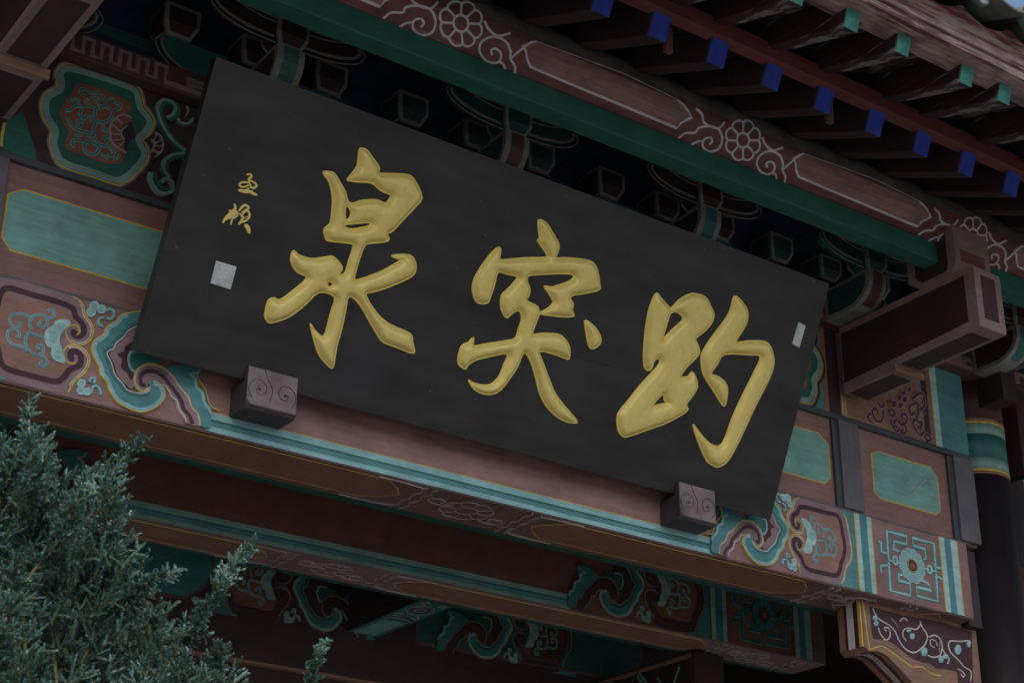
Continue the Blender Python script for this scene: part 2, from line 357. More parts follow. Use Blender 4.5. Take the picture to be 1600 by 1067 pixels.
kp.fill('maroon', ring(.030, 24), smooth=False, surf=MY(YF)); kp.rib('gold', ring(.026, 24), .004, closed=True, smooth=False, surf=MY(YF)); kp.fill('redbrown', ring(.014, 16), smooth=False, surf=MY(YF))
for cx_, cz_ in ((788, 304), (1003, 360)):
    kp.fill('lightcyan', Q([(cx_ - 14, cz_ - 28), (cx_ + 12, cz_ - 22), (cx_ + 16, cz_ + 26), (cx_ - 12, cz_ + 20)])); kp.fill('midteal', Q([(cx_ - 6, cz_ - 15), (cx_ + 6, cz_ - 12), (cx_ + 7, cz_ + 13), (cx_ - 5, cz_ + 10)]))
KN = dict(PN, cyan='key_pattern', lightcyan='key_pattern_line'); kp.emit(front_beam, names=KN); kp.emit(front_beam, mirrorX(MIR), names=KN)
part_box('end_strip', M('darkmaroon', 'Z'), front_beam, 5.582, 5.665, YF + .03, 4.8, ZB - .02, ZM - .01)

# ------------------------------------------------------------------ underside of the beams
def flower_patch(g, s_unused, pts_fn, cx, cy, rx, ry):
    pass
def underside(parent, Y0, Y1, Z, fx, remap=None, band='brown'):
    """plain brown cartouches with gold edges, parted by pale flower groups at X = fx"""
    g = Paint(MZ(Z)); yc = (Y0 + Y1) / 2; hy = (Y1 - Y0) / 2
    xs = sorted(fx)
    edges = [XL] + xs + [5.5]
    for i in range(len(edges) - 1):
        a = edges[i] + (.275 if i else 0); b_ = edges[i + 1] - (.275 if i < len(edges) - 2 else 0)
        if b_ - a < .1: continue
        y0, y1 = yc - hy * .80, yc + hy * .68
        q = [(a, yc), (a + .03, yc - hy * .35), (a + .10, y0), (b_ - .10, y0), (b_ - .03, yc - hy * .35), (b_, yc), (b_ - .03, yc + hy * .3), (b_ - .10, y1), (a + .10, y1), (a + .03, yc + hy * .3)]
        g.fill(band, q, smooth=False); g.rib('gold', q, .0035, closed=True, smooth=False)
    for x in xs:
        lines = []
        rf = hy * .60
        rr = [(x + rf * 1.15 * (1 + .12 * abs(math.sin(4 * t))) * math.cos(t), yc + rf * (1 + .12 * abs(math.sin(4 * t))) * math.sin(t)) for t in [i * math.pi / 32 for i in range(64)]]
        g.rib('palewhite', rr, .0045, closed=True, smooth=False)
        g.rib('palewhite', [(x + rf * .5 * math.cos(t), yc + rf * .45 * math.sin(t)) for t in [i * math.pi / 8 for i in range(16)]], .004, closed=True)
        for k in range(8):
            t = k * math.pi / 4; g.rib('palewhite', [(x + rf * .52 * math.cos(t), yc + rf * .48 * math.sin(t)), (x + rf * 1.15 * math.cos(t), yc + rf * math.sin(t))], .0035, smooth=False)
        for sx in (-1, 1):
            for sy in (-1, 1):
                c = (x + sx * rf * 1.70, yc + sy * sx * rf * .40); sp = []
                if sy < 0: continue
                for k in range(14):
                    t = k * .55; r_ = .014 + .0035 * k; sp.append((c[0] + sx * r_ * math.cos(t + 2.2), c[1] + sy * r_ * .62 * math.sin(t + 2.2)))
                g.rib('palewhite', sp, .0038)
            z = [(x + sx * (.195 + .007 * math.sin(k * 2.1)), yc - hy * .92 + k * hy * .184) for k in range(11)]
            g.rib('palewhite', z, .0045); g.rib('palewhite', [(p[0] + sx * .038, p[1]) for p in z], .0045)
            if x < 4.9: g.rib('palewhite', [(x + sx * .235, yc - hy * .80), (x + sx * .30, yc - hy * .88), (x + sx * .42, yc - hy * .90)], .0035)
            if x < 4.9: g.rib('palewhite', [(x + sx * .235, yc + hy * .70), (x + sx * .29, yc + hy * .84), (x + sx * .44, yc + hy * .86)], .0035)
    g.emit(parent, remap=remap, names={'palewhite': 'pale_flower_line', 'panelbrown': 'brown_panel', 'tan': 'brown_panel', 'gold': 'gold_line'})
fxp = SZ(ZB)(736, 793)[0].x
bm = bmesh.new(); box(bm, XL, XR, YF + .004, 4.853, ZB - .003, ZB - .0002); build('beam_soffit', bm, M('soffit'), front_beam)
underside(front_beam, YF, 4.857, ZB - .003, [fxp, 5.02], band='panelbrown')
part_box('edge_strip', M('darkgreen'), front_beam, XL, XR, 4.859, 4.895, ZB - .006, ZB + .06)

# ------------------------------------------------------------------ pad board cartouches
g = Paint(SY(YF + .012))
def c5(p): return cv(p, 0, 267, 4.0)
pl = [SY(YF + .012)(*q)[0] for q in c5([(75, 125), (125, 88), (1010, 375), (905, 745), (60, 510), (25, 462), (40, 300)])]
z0, z1 = 4.012, 4.222; xa, xb = 1.400, 4.815
s = MY(YF + .012)
poly = [(xa, z0 + .035), (xa + .03, z0), (xb - .035, z0), (xb, z0 + .03), (xb, z1 - .04), (xb - .05, z1), (xa + .045, z1 + .0), (xa, z1 - .03)]
g.fill('teal', poly, smooth=False, surf=s); g.rib('gold', poly, .007, closed=True, smooth=False, surf=s)
xa, xb = 5.062, 5.452
z0, z1 = 4.015, 4.222
poly = [(xa, z0 + .02), (xa + .03, z0), (xb - .03, z0), (xb, z0 + .02), (xb, z1 - .035), (xb - .035, z1), (xa + .04, z1), (xa, z1 - .02)]
g.fill('teal', poly, smooth=False, surf=s); g.rib('gold', poly, .007, closed=True, smooth=False, surf=s)
for p in ([(870, 900), (905, 890), (930, 905)], [(900, 940), (960, 870), (975, 845)], [(960, 905), (1000, 880), (1010, 900)], [(880, 945), (930, 925)], [(985, 850), (1000, 860), (985, 880)], [(1000, 960), (1030, 985), (1035, 965)]):
    g.rib('palered', cv(p, 1200, 534, 4.0), .003)
g.emit(pad, names={'teal': 'teal_cartouche', 'gold': 'gold_line', 'palered': 'faded_mark'})

# ------------------------------------------------------------------ upper beam: medallion, curls, right hand panel
def U(p): return cv(p, 0, 0, 4.103)
def c50(p): return cv([(q[0], q[1]) for q in p], 0, 267, 4.0)
um = Paint(SY(YF))
um.fill('green', U([(30, 800), (120, 730), (150, 740), (190, 860), (230, 1000), (200, 1030), (20, 950)]))
um.rib('gold', U([(30, 790), (15, 860), (8, 940)]), .01)
outer = U([(430, 428), (600, 470), (750, 520), (868, 570), (895, 625), (910, 690), (955, 745), (972, 800), (958, 850), (918, 878), (865, 868), (838, 825), (850, 790)])
ring_ = U([(430, 430), (372, 470), (378, 520), (370, 570), (300, 612), (275, 680), (292, 760), (340, 842), (330, 920), (370, 1030), (440, 1075), (513, 1098), (620, 1130), (739, 1172), (815, 1150), (872, 1098), (925, 1035), (935, 975), (905, 920), (860, 902), (822, 925), (830, 965), (858, 965)])
med = U([(430, 428), (600, 470), (750, 520), (868, 570), (895, 625), (910, 690), (955, 745), (972, 800), (930, 870), (900, 900), (935, 975), (925, 1035), (872, 1098), (815, 1150), (739, 1172), (620, 1130), (513, 1098), (440, 1075), (370, 1030), (330, 920), (340, 842), (292, 760), (275, 680), (300, 612), (370, 570), (378, 520), (372, 470)])
um.rib('darkmaroon', [tuple(p) for p in off2(catmull(med, True), -7, True)], .030, closed=True, smooth=False)
um.rib('pinkgrey', [tuple(p) for p in off2(catmull(med, True), -5.5, True)], .011, closed=True, smooth=False)
um.rib('gold', [tuple(p) for p in off2(catmull(med, True), -3.5, True)], .006, closed=True, smooth=False)
um.fill('green', med)
um.fill('darkmaroon', U([(760, 745), (830, 760), (850, 800), (870, 868), (930, 890), (1010, 850), (1000, 900), (905, 915), (840, 900), (800, 980), (770, 920), (760, 860), (790, 810)]))
um.fill('redbrown', U([(500, 542), (570, 550), (640, 570), (760, 620), (832, 660), (842, 700), (812, 740), (850, 780), (800, 800), (770, 850), (790, 930), (800, 985), (770, 1050), (700, 1055), (640, 1040), (520, 1000), (430, 960), (418, 900), (440, 850), (400, 790), (385, 710), (430, 640), (468, 600), (470, 560)]))
um.rib('palegreen', [tuple(p) for p in off2(catmull(med, True), 3.4, True)], .027, closed=True, smooth=False)
for p in ([(545, 622), (515, 602), (522, 574), (560, 582)], [(560, 592), (590, 600), (640, 602), (670, 648), (675, 690)], [(580, 622), (605, 640), (622, 622)], [(415, 715), (450, 710), (480, 686), (560, 686), (612, 702)],
          [(520, 702), (510, 742), (538, 765), (556, 740)], [(610, 700), (608, 760), (640, 790), (700, 772), (717, 722), (680, 690), (640, 692), (650, 720)], [(735, 712), (768, 695), (758, 665), (730, 678)],
          [(430, 755), (455, 810), (500, 842), (592, 862)], [(535, 795), (500, 778), (494, 820), (522, 830)], [(612, 792), (594, 850), (620, 920), (680, 940), (707, 902), (672, 884), (655, 908)],
          [(575, 912), (632, 950), (602, 995), (550, 986), (534, 942), (550, 914), (572, 930)], [(480, 946), (458, 932), (472, 904), (522, 912)], [(698, 950), (727, 985), (702, 1006), (694, 986)], [(560, 870), (585, 885), (600, 860)]):
    um.rib('palegreen', U(p), .0145); um.rib('deepteal', U(p), .0072)
for p in ([(640, 640), (620, 665), (640, 690)], [(450, 660), (480, 640), (500, 660), (485, 680)], [(590, 740), (575, 765), (590, 790)], [(660, 800), (655, 835), (680, 850), (695, 830)], [(470, 870), (500, 880), (520, 870)], [(640, 990), (670, 1010), (690, 1030)], [(730, 640), (700, 640), (690, 660)], [(560, 640), (540, 665), (555, 680)], [(760, 1000), (740, 1030), (720, 1020)]):
    um.rib('palegreen', U(p), .0115); um.rib('deepteal', U(p), .0045)
um.rib('palewhite', U([(835, 766), (790, 745), (740, 762), (705, 802), (698, 850), (707, 910), (745, 955), (805, 990)]), .006)
um.rib('palewhite', U([(808, 812), (782, 835), (770, 868), (788, 905)]), .005)
for a, b_ in (((740, 762), (775, 805)), ((702, 800), (765, 850)), ((700, 870), (770, 872)), ((712, 915), (775, 905)), ((750, 955), (790, 915))): um.rib('palewhite', U([a, b_]), .004, smooth=False)
for p, w in (([(1062, 765), (1105, 738), (1112, 690), (1075, 655), (1028, 655), (1000, 700), (1018, 780), (1062, 862), (1120, 932), (1190, 985)], .014), ([(1190, 995), (1105, 1000), (1050, 1035), (1040, 1095), (1075, 1150)], .014)):
    um.rib('green', U([(q[0] + 12, q[1] + 10) for q in p]), .03); um.rib('palegreen', U(p), w)
um.rib('palewhite', U([(985, 860), (1020, 880), (1038, 930), (1025, 985), (985, 1015)]), .005); um.rib('palewhite', U([(960, 900), (985, 930), (965, 985)]), .004)
for a, b_ in (((1000, 870), (975, 915)), ((1030, 905), (985, 930)), ((1035, 945), (985, 945)), ((1015, 990), (975, 970))): um.rib('palewhite', U([a, b_]), .004, smooth=False)
um.rib('palegreen', U([(1130, 770), (1150, 800), (1200, 800), (1230, 770)]), .012); um.rib('palewhite', U([(1180, 760), (1200, 720), (1190, 690)]), .004)
um.rib('palegreen', c50([(935, 20), (935, 70), (970, 130), (1020, 152), (1068, 130), (1065, 80), (1020, 60), (1000, 85)]), .015); um.rib('green', c50([(960, 20), (965, 70), (1000, 115), (1040, 120)]), .018)
UN = dict(PN, palegreen='pale_green_scroll', green='green_field', darkmaroon='dark_outline', redbrown='red_field', palewhite='pale_flower_line', deepteal='scroll_core')
um.emit(upper, names=UN)
um.emit(upper, mirrorX(MIR), names=UN)
# right hand part of the upper beam
ur = Paint(MY(YF)); za, zb = ZU + .021, ZT - .002
def bar(c, a, b_, gg=None): (gg or ur).fill(c, [(a, za), (b_, za), (b_, zb), (a, zb)], smooth=False)
bar('midteal', 4.69, 4.795); bar('tan', 4.795, 4.825); bar('darkmaroon', 4.825, 4.893); bar('borderpink', 4.893, 4.918); bar('gold', 4.918, 4.923); bar('tan', 4.923, 5.355)
bar('borderpink', 5.355, 5.39); bar('darkmaroon', 5.39, 5.425); bar('tan', 5.425, 5.452); bar('gold', 5.452, 5.458); bar('lightcyan', 5.458, 5.492); bar('midteal', 5.492, 5.658)
def V(p): return cv(p, 1240, 540, 5.335)
sv = SY(YF)
for p in ([(650, 640), (618, 620), (612, 585), (640, 570), (655, 590)], [(700, 575), (690, 545), (668, 525), (650, 560), (675, 620), (715, 635), (740, 600), (742, 545)], [(700, 480), (720, 510), (745, 500), (740, 475)],
          [(840, 560), (820, 590), (795, 575), (790, 540), (820, 540), (835, 545)], [(905, 610), (890, 580), (925, 575), (938, 610), (925, 650), (880, 655), (870, 630)], [(860, 690), (830, 670), (830, 640), (850, 620)], [(905, 700), (880, 720), (915, 735), (932, 700), (915, 670)], [(800, 620), (815, 670), (850, 715), (880, 700)],
          [(995, 560), (975, 580), (955, 540), (965, 500), (1005, 490), (1030, 535), (1020, 600), (975, 620)], [(1045, 690), (1060, 650), (1035, 640), (1000, 620), (985, 650), (1010, 710), (1050, 750), (1075, 720)], [(1085, 760), (1100, 740), (1135, 785), (1110, 800)],
          [(1010, 480), (1060, 530), (1090, 580)], [(985, 440), (1020, 410), (1060, 400), (1080, 430)], [(1040, 540), (1080, 500), (1075, 440)]):
    ur.rib('palered', V(p), .025, surf=sv); ur.rib('maroon', V(p), .0145, surf=sv)
for cx_, cy_, r_ in ((825, 490, 30), (880, 500, 26), (915, 455, 28), (870, 440, 24), (905, 400, 22), (950, 370, 22), (790, 470, 18)):
    pts = V([(cx_ + r_ * math.cos(t), cy_ + r_ * 1.15 * math.sin(t)) for t in (0, 1.05, 2.1, 3.14, 4.2, 5.2)])
    ur.fill('palered', pts, surf=sv); c_ = (sum(q[0] for q in pts) / 6, sum(q[1] for q in pts) / 6)
    ur.fill('maroon', [((q[0] - c_[0]) * .74 + c_[0], (q[1] - c_[1]) * .74 + c_[1]) for q in pts], surf=sv)
ur.emit(upper, names=dict(UN, tan='tan_panel', midteal='teal_strip', borderpink='pink_strip', lightcyan='pale_strip', palewhite='scroll_outline', maroon='scroll'))
# next bay, a mirrored set of strips
n2 = Paint(MY(YF))
for gg, z0, z1 in ((n2, ZU + .021, ZT - .002),):
    for c, a, b_ in (('darkmaroon', 6.025, 6.09), ('tan', 6.09, 6.14), ('gold', 6.14, 6.146), ('lightcyan', 6.146, 6.19), ('midteal', 6.19, 6.6), ('tan', 6.6, 7.3)):
        gg.fill(c, [(a, z0), (b_, z0), (b_, z1), (a, z1)], smooth=False)
n2.emit(u2, names=dict(UN, tan='tan_panel', midteal='teal_strip', lightcyan='pale_strip'))
# key fret along the plate board
kf = Paint(MY(YF - .05)); zc = ZT + .05
def fret(x):
    a = [(x + .03, zc + .008), (x + .12, zc + .008), (x + .12, zc - .010), (x, zc - .010), (x, zc + .028), (x + .20, zc + .028), (x + .20, zc - .028), (x + .235, zc - .028)]
    k = x + .235
    for i in range(4):
        a += [(k, zc + .028), (k + .032, zc + .028), (k + .032, zc - .028), (k + .062, zc - .028)]; k += .062
    return a + [(k, zc + .028), (k + .035, zc + .028), (k + .035, zc - .028), (k + .235, zc - .028), (k + .235, zc + .010), (k + .11, zc + .010), (k + .11, zc - .008), (k + .20, zc - .008)]
for i in range(7): kf.rib('dimred', fret(.40 + i * .9125), .014, smooth=False, h=.004)
kfm = kf.emit(plate, names={'dimred': 'key_fret'})
for q in kfm: q.data.materials.clear(); q.data.materials.append(M('pinkgrey'))

# ------------------------------------------------------------------ column
XC, YC, RC = 5.835, 4.73, 0.150
col = thing('tmp', 'x', 'x'); bpy.data.objects.remove(col)
def cyl(bm, x, y, z0, z1, r0, r1=None, n=40, cap=True):
    r1 = r0 if r1 is None else r1
    A = [bm.verts.new((x + r0 * math.cos(2 * math.pi * i / n), y + r0 * math.sin(2 * math.pi * i / n), z0)) for i in range(n)]
    B = [bm.verts.new((x + r1 * math.cos(2 * math.pi * i / n), y + r1 * math.sin(2 * math.pi * i / n), z1)) for i in range(n)]
    for i in range(n): bm.faces.new((A[i], A[(i + 1) % n], B[(i + 1) % n], B[i]))
    if cap: bm.faces.new(A[::-1]); bm.faces.new(B)
darkcol = mat('dark_lacquer', (0.022, 0.018, 0.022), rough=.42, wear=.3, axis='Z')
def column(x, y, bands=True, r=RC, zt=ZT):
    bm = bmesh.new(); cyl(bm, x, y, .22, 4.30 if bands else zt, r); c = build('column', bm, darkcol, gate, smooth=False)
    for p in c.data.polygons: p.use_smooth = abs(p.normal.z) < .5
    if bands:
        for c_, a, b_, e in (('gold', 4.282, 4.294, .004), ('tan', 4.270, 4.282, .003), ('palegreen', 4.294, 4.345, .003), ('deepteal', 4.345, 4.455, .002), ('palegreen', 4.455, 4.505, .003), ('gold', 4.505, 4.515, .004), ('tan', 4.515, 4.53, .003), ('maroon', 4.53, zt, .002)):
            bm = bmesh.new(); cyl(bm, x, y, a, b_, r + e); q = build('painted_band', bm, M(c_, 'Z'), c)
            for p in q.data.polygons: p.use_smooth = abs(p.normal.z) < .5
    bm = bmesh.new(); cyl(bm, x, y, 0, .14, r * 1.9, r * 1.9); cyl(bm, x, y, .14, .22, r * 1.8, r * 1.25); build('stone_base', bm, mat('base_stone', (.3, .29, .27), rough=.8, axis='N'), c)
    return c
column(XC, YC); column(MIR - XC, YC)
for x in (XC, MIR - XC):
    column(x, 6.6, False, zt=4.4)
part_box('column_head', M('darkmaroon', 'Z'), gate, XC - .075, XC + .02, 4.46, 4.60, 4.575, ZT + .12)

# ------------------------------------------------------------------ projecting beam heads
def panel(name, m, parent, pts, out=Vector((0, -1, -.2))):
    P = [Vector(p) for p in pts]; nr = (P[1] - P[0]).cross(P[2] - P[0]).normalized(); nr *= 1 if nr.dot(out) > 0 else -1
    bm = bmesh.new(); A = [bm.verts.new(p - nr * .002) for p in P]; B = [bm.verts.new(p + nr * .0018) for p in P]; n = len(P)
    bm.faces.new(A); bm.faces.new(B[::-1])
    for i in range(n): bm.faces.new((A[i], A[(i + 1) % n], B[(i + 1) % n], B[i]))
    bmesh.ops.recalc_face_normals(bm, faces=bm.faces); return build(name, bm, m, parent)
def beam_head(x0, x1, lab):
    yf, ys = 3.833, 4.272; zb, zs, zt = 4.431, 4.402, 4.690
    bm = bmesh.new(); prism(bm, [(yf, zt - .010), (yf + .012, zt), (YF - .053, zt), (YF - .053, zs), (ys, zs), (ys, zb), (yf + .004, zb), (yf, zb + .004)], x0, x1)
    h = build('beam_head', bm, M('borderpink', 'Y'), gate); h['label'] = lab
    b_ = .022
    for nm, c, pts in (('end_panel', 'maroon', [(x0 + .035, yf, zb + .04), (x1 - .035, yf, zb + .04), (x1 - .035, yf, zt - .035), (x0 + .035, yf, zt - .035)]),
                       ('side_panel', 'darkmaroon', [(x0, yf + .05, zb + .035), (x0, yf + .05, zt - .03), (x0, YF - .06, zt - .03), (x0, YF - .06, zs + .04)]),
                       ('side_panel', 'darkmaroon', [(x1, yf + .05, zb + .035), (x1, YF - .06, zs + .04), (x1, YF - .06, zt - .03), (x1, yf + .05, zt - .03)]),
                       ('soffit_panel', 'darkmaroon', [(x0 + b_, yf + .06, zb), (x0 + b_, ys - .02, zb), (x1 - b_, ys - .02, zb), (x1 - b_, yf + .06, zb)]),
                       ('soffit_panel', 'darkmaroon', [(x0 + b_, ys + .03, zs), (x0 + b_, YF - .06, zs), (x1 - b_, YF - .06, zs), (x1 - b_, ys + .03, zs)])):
        panel(nm, M(c, 'Y'), h, pts, {'end_panel': Vector((0, -1, 0)), 'soffit_panel': Vector((0, 0, -1))}.get(nm, Vector((1 if pts[0][0] > (x0 + x1) / 2 else -1, 0, 0))))
    # the lighter moulding where the lower layer ends
    part_box('moulding', M('tan'), h, x0 - .004, x1 + .012, ys - .012, ys, zs - .004, zb - .001, bev=.002)
    # the block above that carries the eaves log
    X0, X1 = x0 + .004, x1 + .055
    bm = bmesh.new(); prism(bm, [(3.915, 4.735), (3.915, 4.90), (4.16, 4.90), (4.16, 4.735), (4.10, zt + .001), (3.945, zt + .001)], X0, X1)
    c = build('carrying_block', bm, M('borderpink', 'Y'), gate)
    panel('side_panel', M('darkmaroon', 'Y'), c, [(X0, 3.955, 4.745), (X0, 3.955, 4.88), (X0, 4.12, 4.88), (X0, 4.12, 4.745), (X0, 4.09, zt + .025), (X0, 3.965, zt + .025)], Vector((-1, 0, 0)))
    panel('front_panel', M('brown'), c, [(X0 + .03, 3.915, 4.75), (X1 - .03, 3.915, 4.75), (X1 - .03, 3.915, 4.80), (X0 + .03, 3.915, 4.80)])
beam_head(4.862, 5.012, 'right projecting beam head with pale borders')
beam_head(1.205, 1.352, 'left projecting beam head above the green medallion')

# ------------------------------------------------------------------ bracket sets
def cup(x, y, z, w, h, parent, face, edge='dimpale', d=None):
    """bearing block: straight above, drawn in below"""
    d = d or w; bm = bmesh.new(); t = w * .16
    lv = [(z, 1 - 2 * t / w), (z + h * .38, 1.0), (z + h, 1.0)]; rings = []
    for zz, k in lv: rings.append([bm.verts.new((x + sx * w / 2 * k, y + sy * d / 2 * k, zz)) for sx, sy in ((-1, -1), (1, -1), (1, 1), (-1, 1))])
    for a, b_ in zip(rings, rings[1:]):
        for i in range(4): bm.faces.new((a[i], a[(i + 1) % 4], b_[(i + 1) % 4], b_[i]))
    bm.faces.new(rings[0][::-1]); bm.faces.new(rings[2])
    c = build('bearing_block', bm, M(edge), parent)
    e = w * .11; m = M(face)
    kk = lambda q: q
    zl, zm, zh = z, z + h * .38, z + h
    xa, xb, ya, yb = x - w / 2, x + w / 2, y - d / 2, y + d / 2
    bm = bmesh.new()
    def quad(pts, n):
        v = [bm.verts.new(Vector(p) + Vector(n) * .0012) for p in pts]; bm.faces.new(v)
    quad([(xa + e, ya, zm), (xb - e, ya, zm), (xb - e, ya, zh - e), (xa + e, ya, zh - e)], (0, -1, 0))
    quad([(xa, ya + e, zm), (xa, ya + e, zh - e), (xa, yb - e, zh - e), (xa, yb - e, zm)], (-1, 0, 0))
    q = .75
    quad([(xa + t * q + e, ya + t * q, zl + h * .38 * (1 - q)), (xb - t * q - e, ya + t * q, zl + h * .38 * (1 - q)), (xb - e, ya, zm), (xa + e, ya, zm)], (0, -.9, -.5))
    quad([(xa + t * q, ya + t * q + e, zl + h * .38 * (1 - q)), (xa, ya + e, zm), (xa, yb - e, zm), (xa + t * q, yb - t * q - e, zl + h * .38 * (1 - q))], (-.9, 0, -.5))
    build('block_face', bm, m, c); return c
def bracket_set(x, face, arm, lab):
    t = bpy.data.objects.new('bracket_set', None); COL.objects.link(t); t.parent = gate; t['label'] = lab
    z0 = ZT + .097
    cup(x, 4.66, z0, .19, .11, t, face)
    # lateral arm on the wall line, curved up at its ends
    def latarm(y, z, half, h, d, c, inner, rx=.10, f=.62):
        pr = [(-half, z + h), (half, z + h), (half, z + h * f)]
        for k in range(8): a = k / 7 * math.pi / 2; pr.append((half - rx * (1 - math.cos(a)), z + h * f - h * f * math.sin(a)))
        left = [(-p[0], p[1]) for p in pr[2:]][::-1]
        pr = pr + left
        bm = bmesh.new(); prism(bm, [(x + p[0], p[1]) for p in pr], y - d / 2, y + d / 2, 'Y'); a_ = build('bracket_arm', bm, M(inner), t)
        g = Paint(MY(y - d / 2)); cur = [(x + p[0], p[1]) for p in pr[2:]]
        g.rib('dimpale', off2(cur, .008), .011, smooth=False); g.rib('dimpale', off2(cur, .030), .005, smooth=False)
        for q in g.emit(a_, names={'dimpale': 'arm_outline'}): pass
        g = Paint(MZ(z)); g.rib('dimpale', [(x - half * .6, y - d / 2 + .008), (x + half * .6, y - d / 2 + .008)], .009, smooth=False); g.emit(a_, names={'dimpale': 'arm_outline'})
        return a_
    latarm(4.61, z0 + .004, .33, .108, .09, face, arm if arm != 'dimred' else 'maroon', rx=.16, f=.8)
    for sx in (-1, 1): cup(x + sx * .283, 4.60, z0 + .114, .125, .112, t, face)
    cup(x, 4.60, z0 + .114, .12, .1, t, face)
    # projecting arm, curved at its nose
    yf = 4.295; zt_ = 4.842; pr = [(4.549, zt_), (yf, zt_), (yf, zt_ - .03)]
    for k in range(1, 8): a = k / 7 * math.pi / 2; pr.append((yf + .13 * (1 - math.cos(a)), zt_ - .03 - .11 * math.sin(a)))
    pr.append((4.549, zt_ - .14))
    bm = bmesh.new(); prism(bm, pr, x - .05, x + .05); a_ = build('projecting_arm', bm, M('dimpale', 'Y'), t)
    bm = bmesh.new(); prev = None; q_ = off2([Vector(p) for p in pr[1:11]], .002)
    for p in q_:
        p = p if p.x < 9 else p
        v = (bm.verts.new((x - .027, p.x - .0035, p.y - .001)), bm.verts.new((x + .027, p.x - .0035, p.y - .001)))
        if prev: bm.faces.new((prev[0], prev[1], v[1], v[0]))
        prev = v
    build('arm_face', bm, M('deepteal' if arm == 'deepteal' else 'dimred'), a_)
    for sx in (-1, 1):
        c_ = Vector((4.42, zt_ - .065)); bm = bmesh.new(); v = [bm.verts.new((x + sx * .0515, c_.x + (p[0] - c_.x) * .84, c_.y + (p[1] - c_.y) * .78)) for p in pr]
        bm.faces.new(v if sx < 0 else v[::-1]); build('arm_side', bm, M(face), a_)
    cup(x, 4.345, zt_ + .001, .115, .105, t, face)
    latarm(4.345, zt_ + .108, .30, .13, .085, face, 'maroon' if face == 'darkgreen' else 'darkgreen', rx=.26, f=.95)
    latarm(4.345, zt_ + .045, .26, .06, .05, face, face, rx=.20, f=.95)
    return t
SP_ = .9125
for i, x in enumerate((.348, 1.248, 2.148, 3.05, 3.95, 4.84, 5.74, 6.64)):
    a = i % 2 == 0
    bracket_set(x, 'maroon' if a else 'darkgreen', 'deepteal' if a else 'dimred', 'bracket set with ' + ('dark red blocks and a teal arm' if a else 'green blocks and a red arm'))
# wall between the brackets and the stacked tie boards behind them
w_ = part_box('bracket_wall', M('navy'), gate, -.2, 8.5, 4.70, 4.80, ZT + .095, 5.6, bev=0)
for k, (c, za_, zb_, y) in enumerate((('darkgreen', ZT + .098, ZT + .14, 4.60), ('navy', ZT + .147, ZT + .185, 4.60), ('deepteal', ZT + .192, ZT + .235, 4.61), ('navy', ZT + .37, ZT + .45, 4.62), ('navy', ZT + .46, ZT + .54, 4.62))):
    part_box('tie_board', M(c), w_, -.2, 8.5, y + .05, 4.699, za_, zb_)

# ------------------------------------------------------------------ eaves log with the green strip below
YP, ZP, RP = 4.04, 4.968, .120
strip = part_box('green_strip', M('green'), gate, -.2, 8.5, 4.0, 4.075, 4.767, 4.852, bev=.004)
strip['label'] = 'long green batten under the round eaves log'
bm = bmesh.new(); bmesh.ops.create_cone(bm, cap_ends=True, segments=64, radius1=RP, radius2=RP, depth=8.7)
bmesh.ops.rotate(bm, verts=bm.verts, cent=(0, 0, 0), matrix=Matrix.Rotation(R(90), 3, 'Y')); bmesh.ops.translate(bm, verts=bm.verts, vec=(4.15, YP, ZP))
logm = mat('eaves_log', (.15, .055, .052), wear=.35, grain=1.2, peel=((.20, .15, .13), 2.2, .62))
log = build('eaves_log', bm, logm, gate); log['label'] = 'round pink eaves log with white flower painting'
for p in log.data.polygons: p.use_smooth = abs(p.normal.x) < .5
sc = SC(YP, ZP, RP + .0005)
def c3(p): return cv(p, 800, 0, 4.0)
pf = Paint(sc)
WL = .0088
pc = [(1445 + 100 * math.cos(t) * (1 - .0) + 0, 870 + 118 * math.sin(t)) for t in [0]]
fc = (1443, 878)
pts = []
for i in range(48):
    t = 2 * math.pi * i / 48; k = 1 + .16 * abs(math.sin(4 * t)) ** .7; pts.append((fc[0] + 96 * k * math.cos(t), fc[1] + 112 * k * math.sin(t)))
pf.rib('white', c3(pts), WL, closed=True, smooth=False)
pf.rib('white', c3([(fc[0] + 38 * math.cos(t), fc[1] + 46 * math.sin(t)) for t in [i * math.pi / 8 for i in range(16)]]), WL, closed=True)
for k in range(8):
    t = (k + .0) * math.pi / 4; pf.rib('white', c3([(fc[0] + 40 * math.cos(t), fc[1] + 48 * math.sin(t)), (fc[0] + 98 * math.cos(t), fc[1] + 114 * math.sin(t))]), WL, smooth=False)
for p in ([(1040, 862), (1085, 832), (1145, 828), (1165, 800), (1230, 790), (1290, 810), (1312, 870), (1290, 930), (1230, 947), (1192, 915), (1200, 872), (1238, 860), (1250, 885), (1232, 905)],
          [(1120, 905), (1160, 885), (1200, 880)], [(1150, 680), (1185, 715), (1195, 760), (1235, 790), (1290, 802), (1328, 765)]):
    pf.rib('white', c3(p), WL)
def c5b(p): return cv(p, 900, 200, 2.286)
for p in ([(682, 140), (680, 126), (694, 120), (708, 132), (706, 152), (688, 164), (660, 156), (645, 128), (656, 98), (690, 83), (724, 96), (738, 126), (736, 150), (747, 172), (744, 194)], [(700, 160), (712, 166), (716, 182)], [(664, 34), (676, 60), (702, 80), (738, 70)], [(735, 150), (770, 120), (800, 95)]):
    pf.rib('white', c5b(p), WL)
pn = Paint(sc)
panel_pts = c3([(150, 260), (105, 272), (70, 292), (88, 325), (95, 375), (115, 420), (350, 520), (1030, 802), (1058, 768), (1122, 735), (1098, 690), (1068, 655), (1035, 625)])
pn.rib('white', panel_pts, WL, smooth=False)
pn.rib('palewhite', c3([(150, 260), (300, 315), (700, 462), (1035, 625)]), .0035, smooth=False)
UX = 1.2235
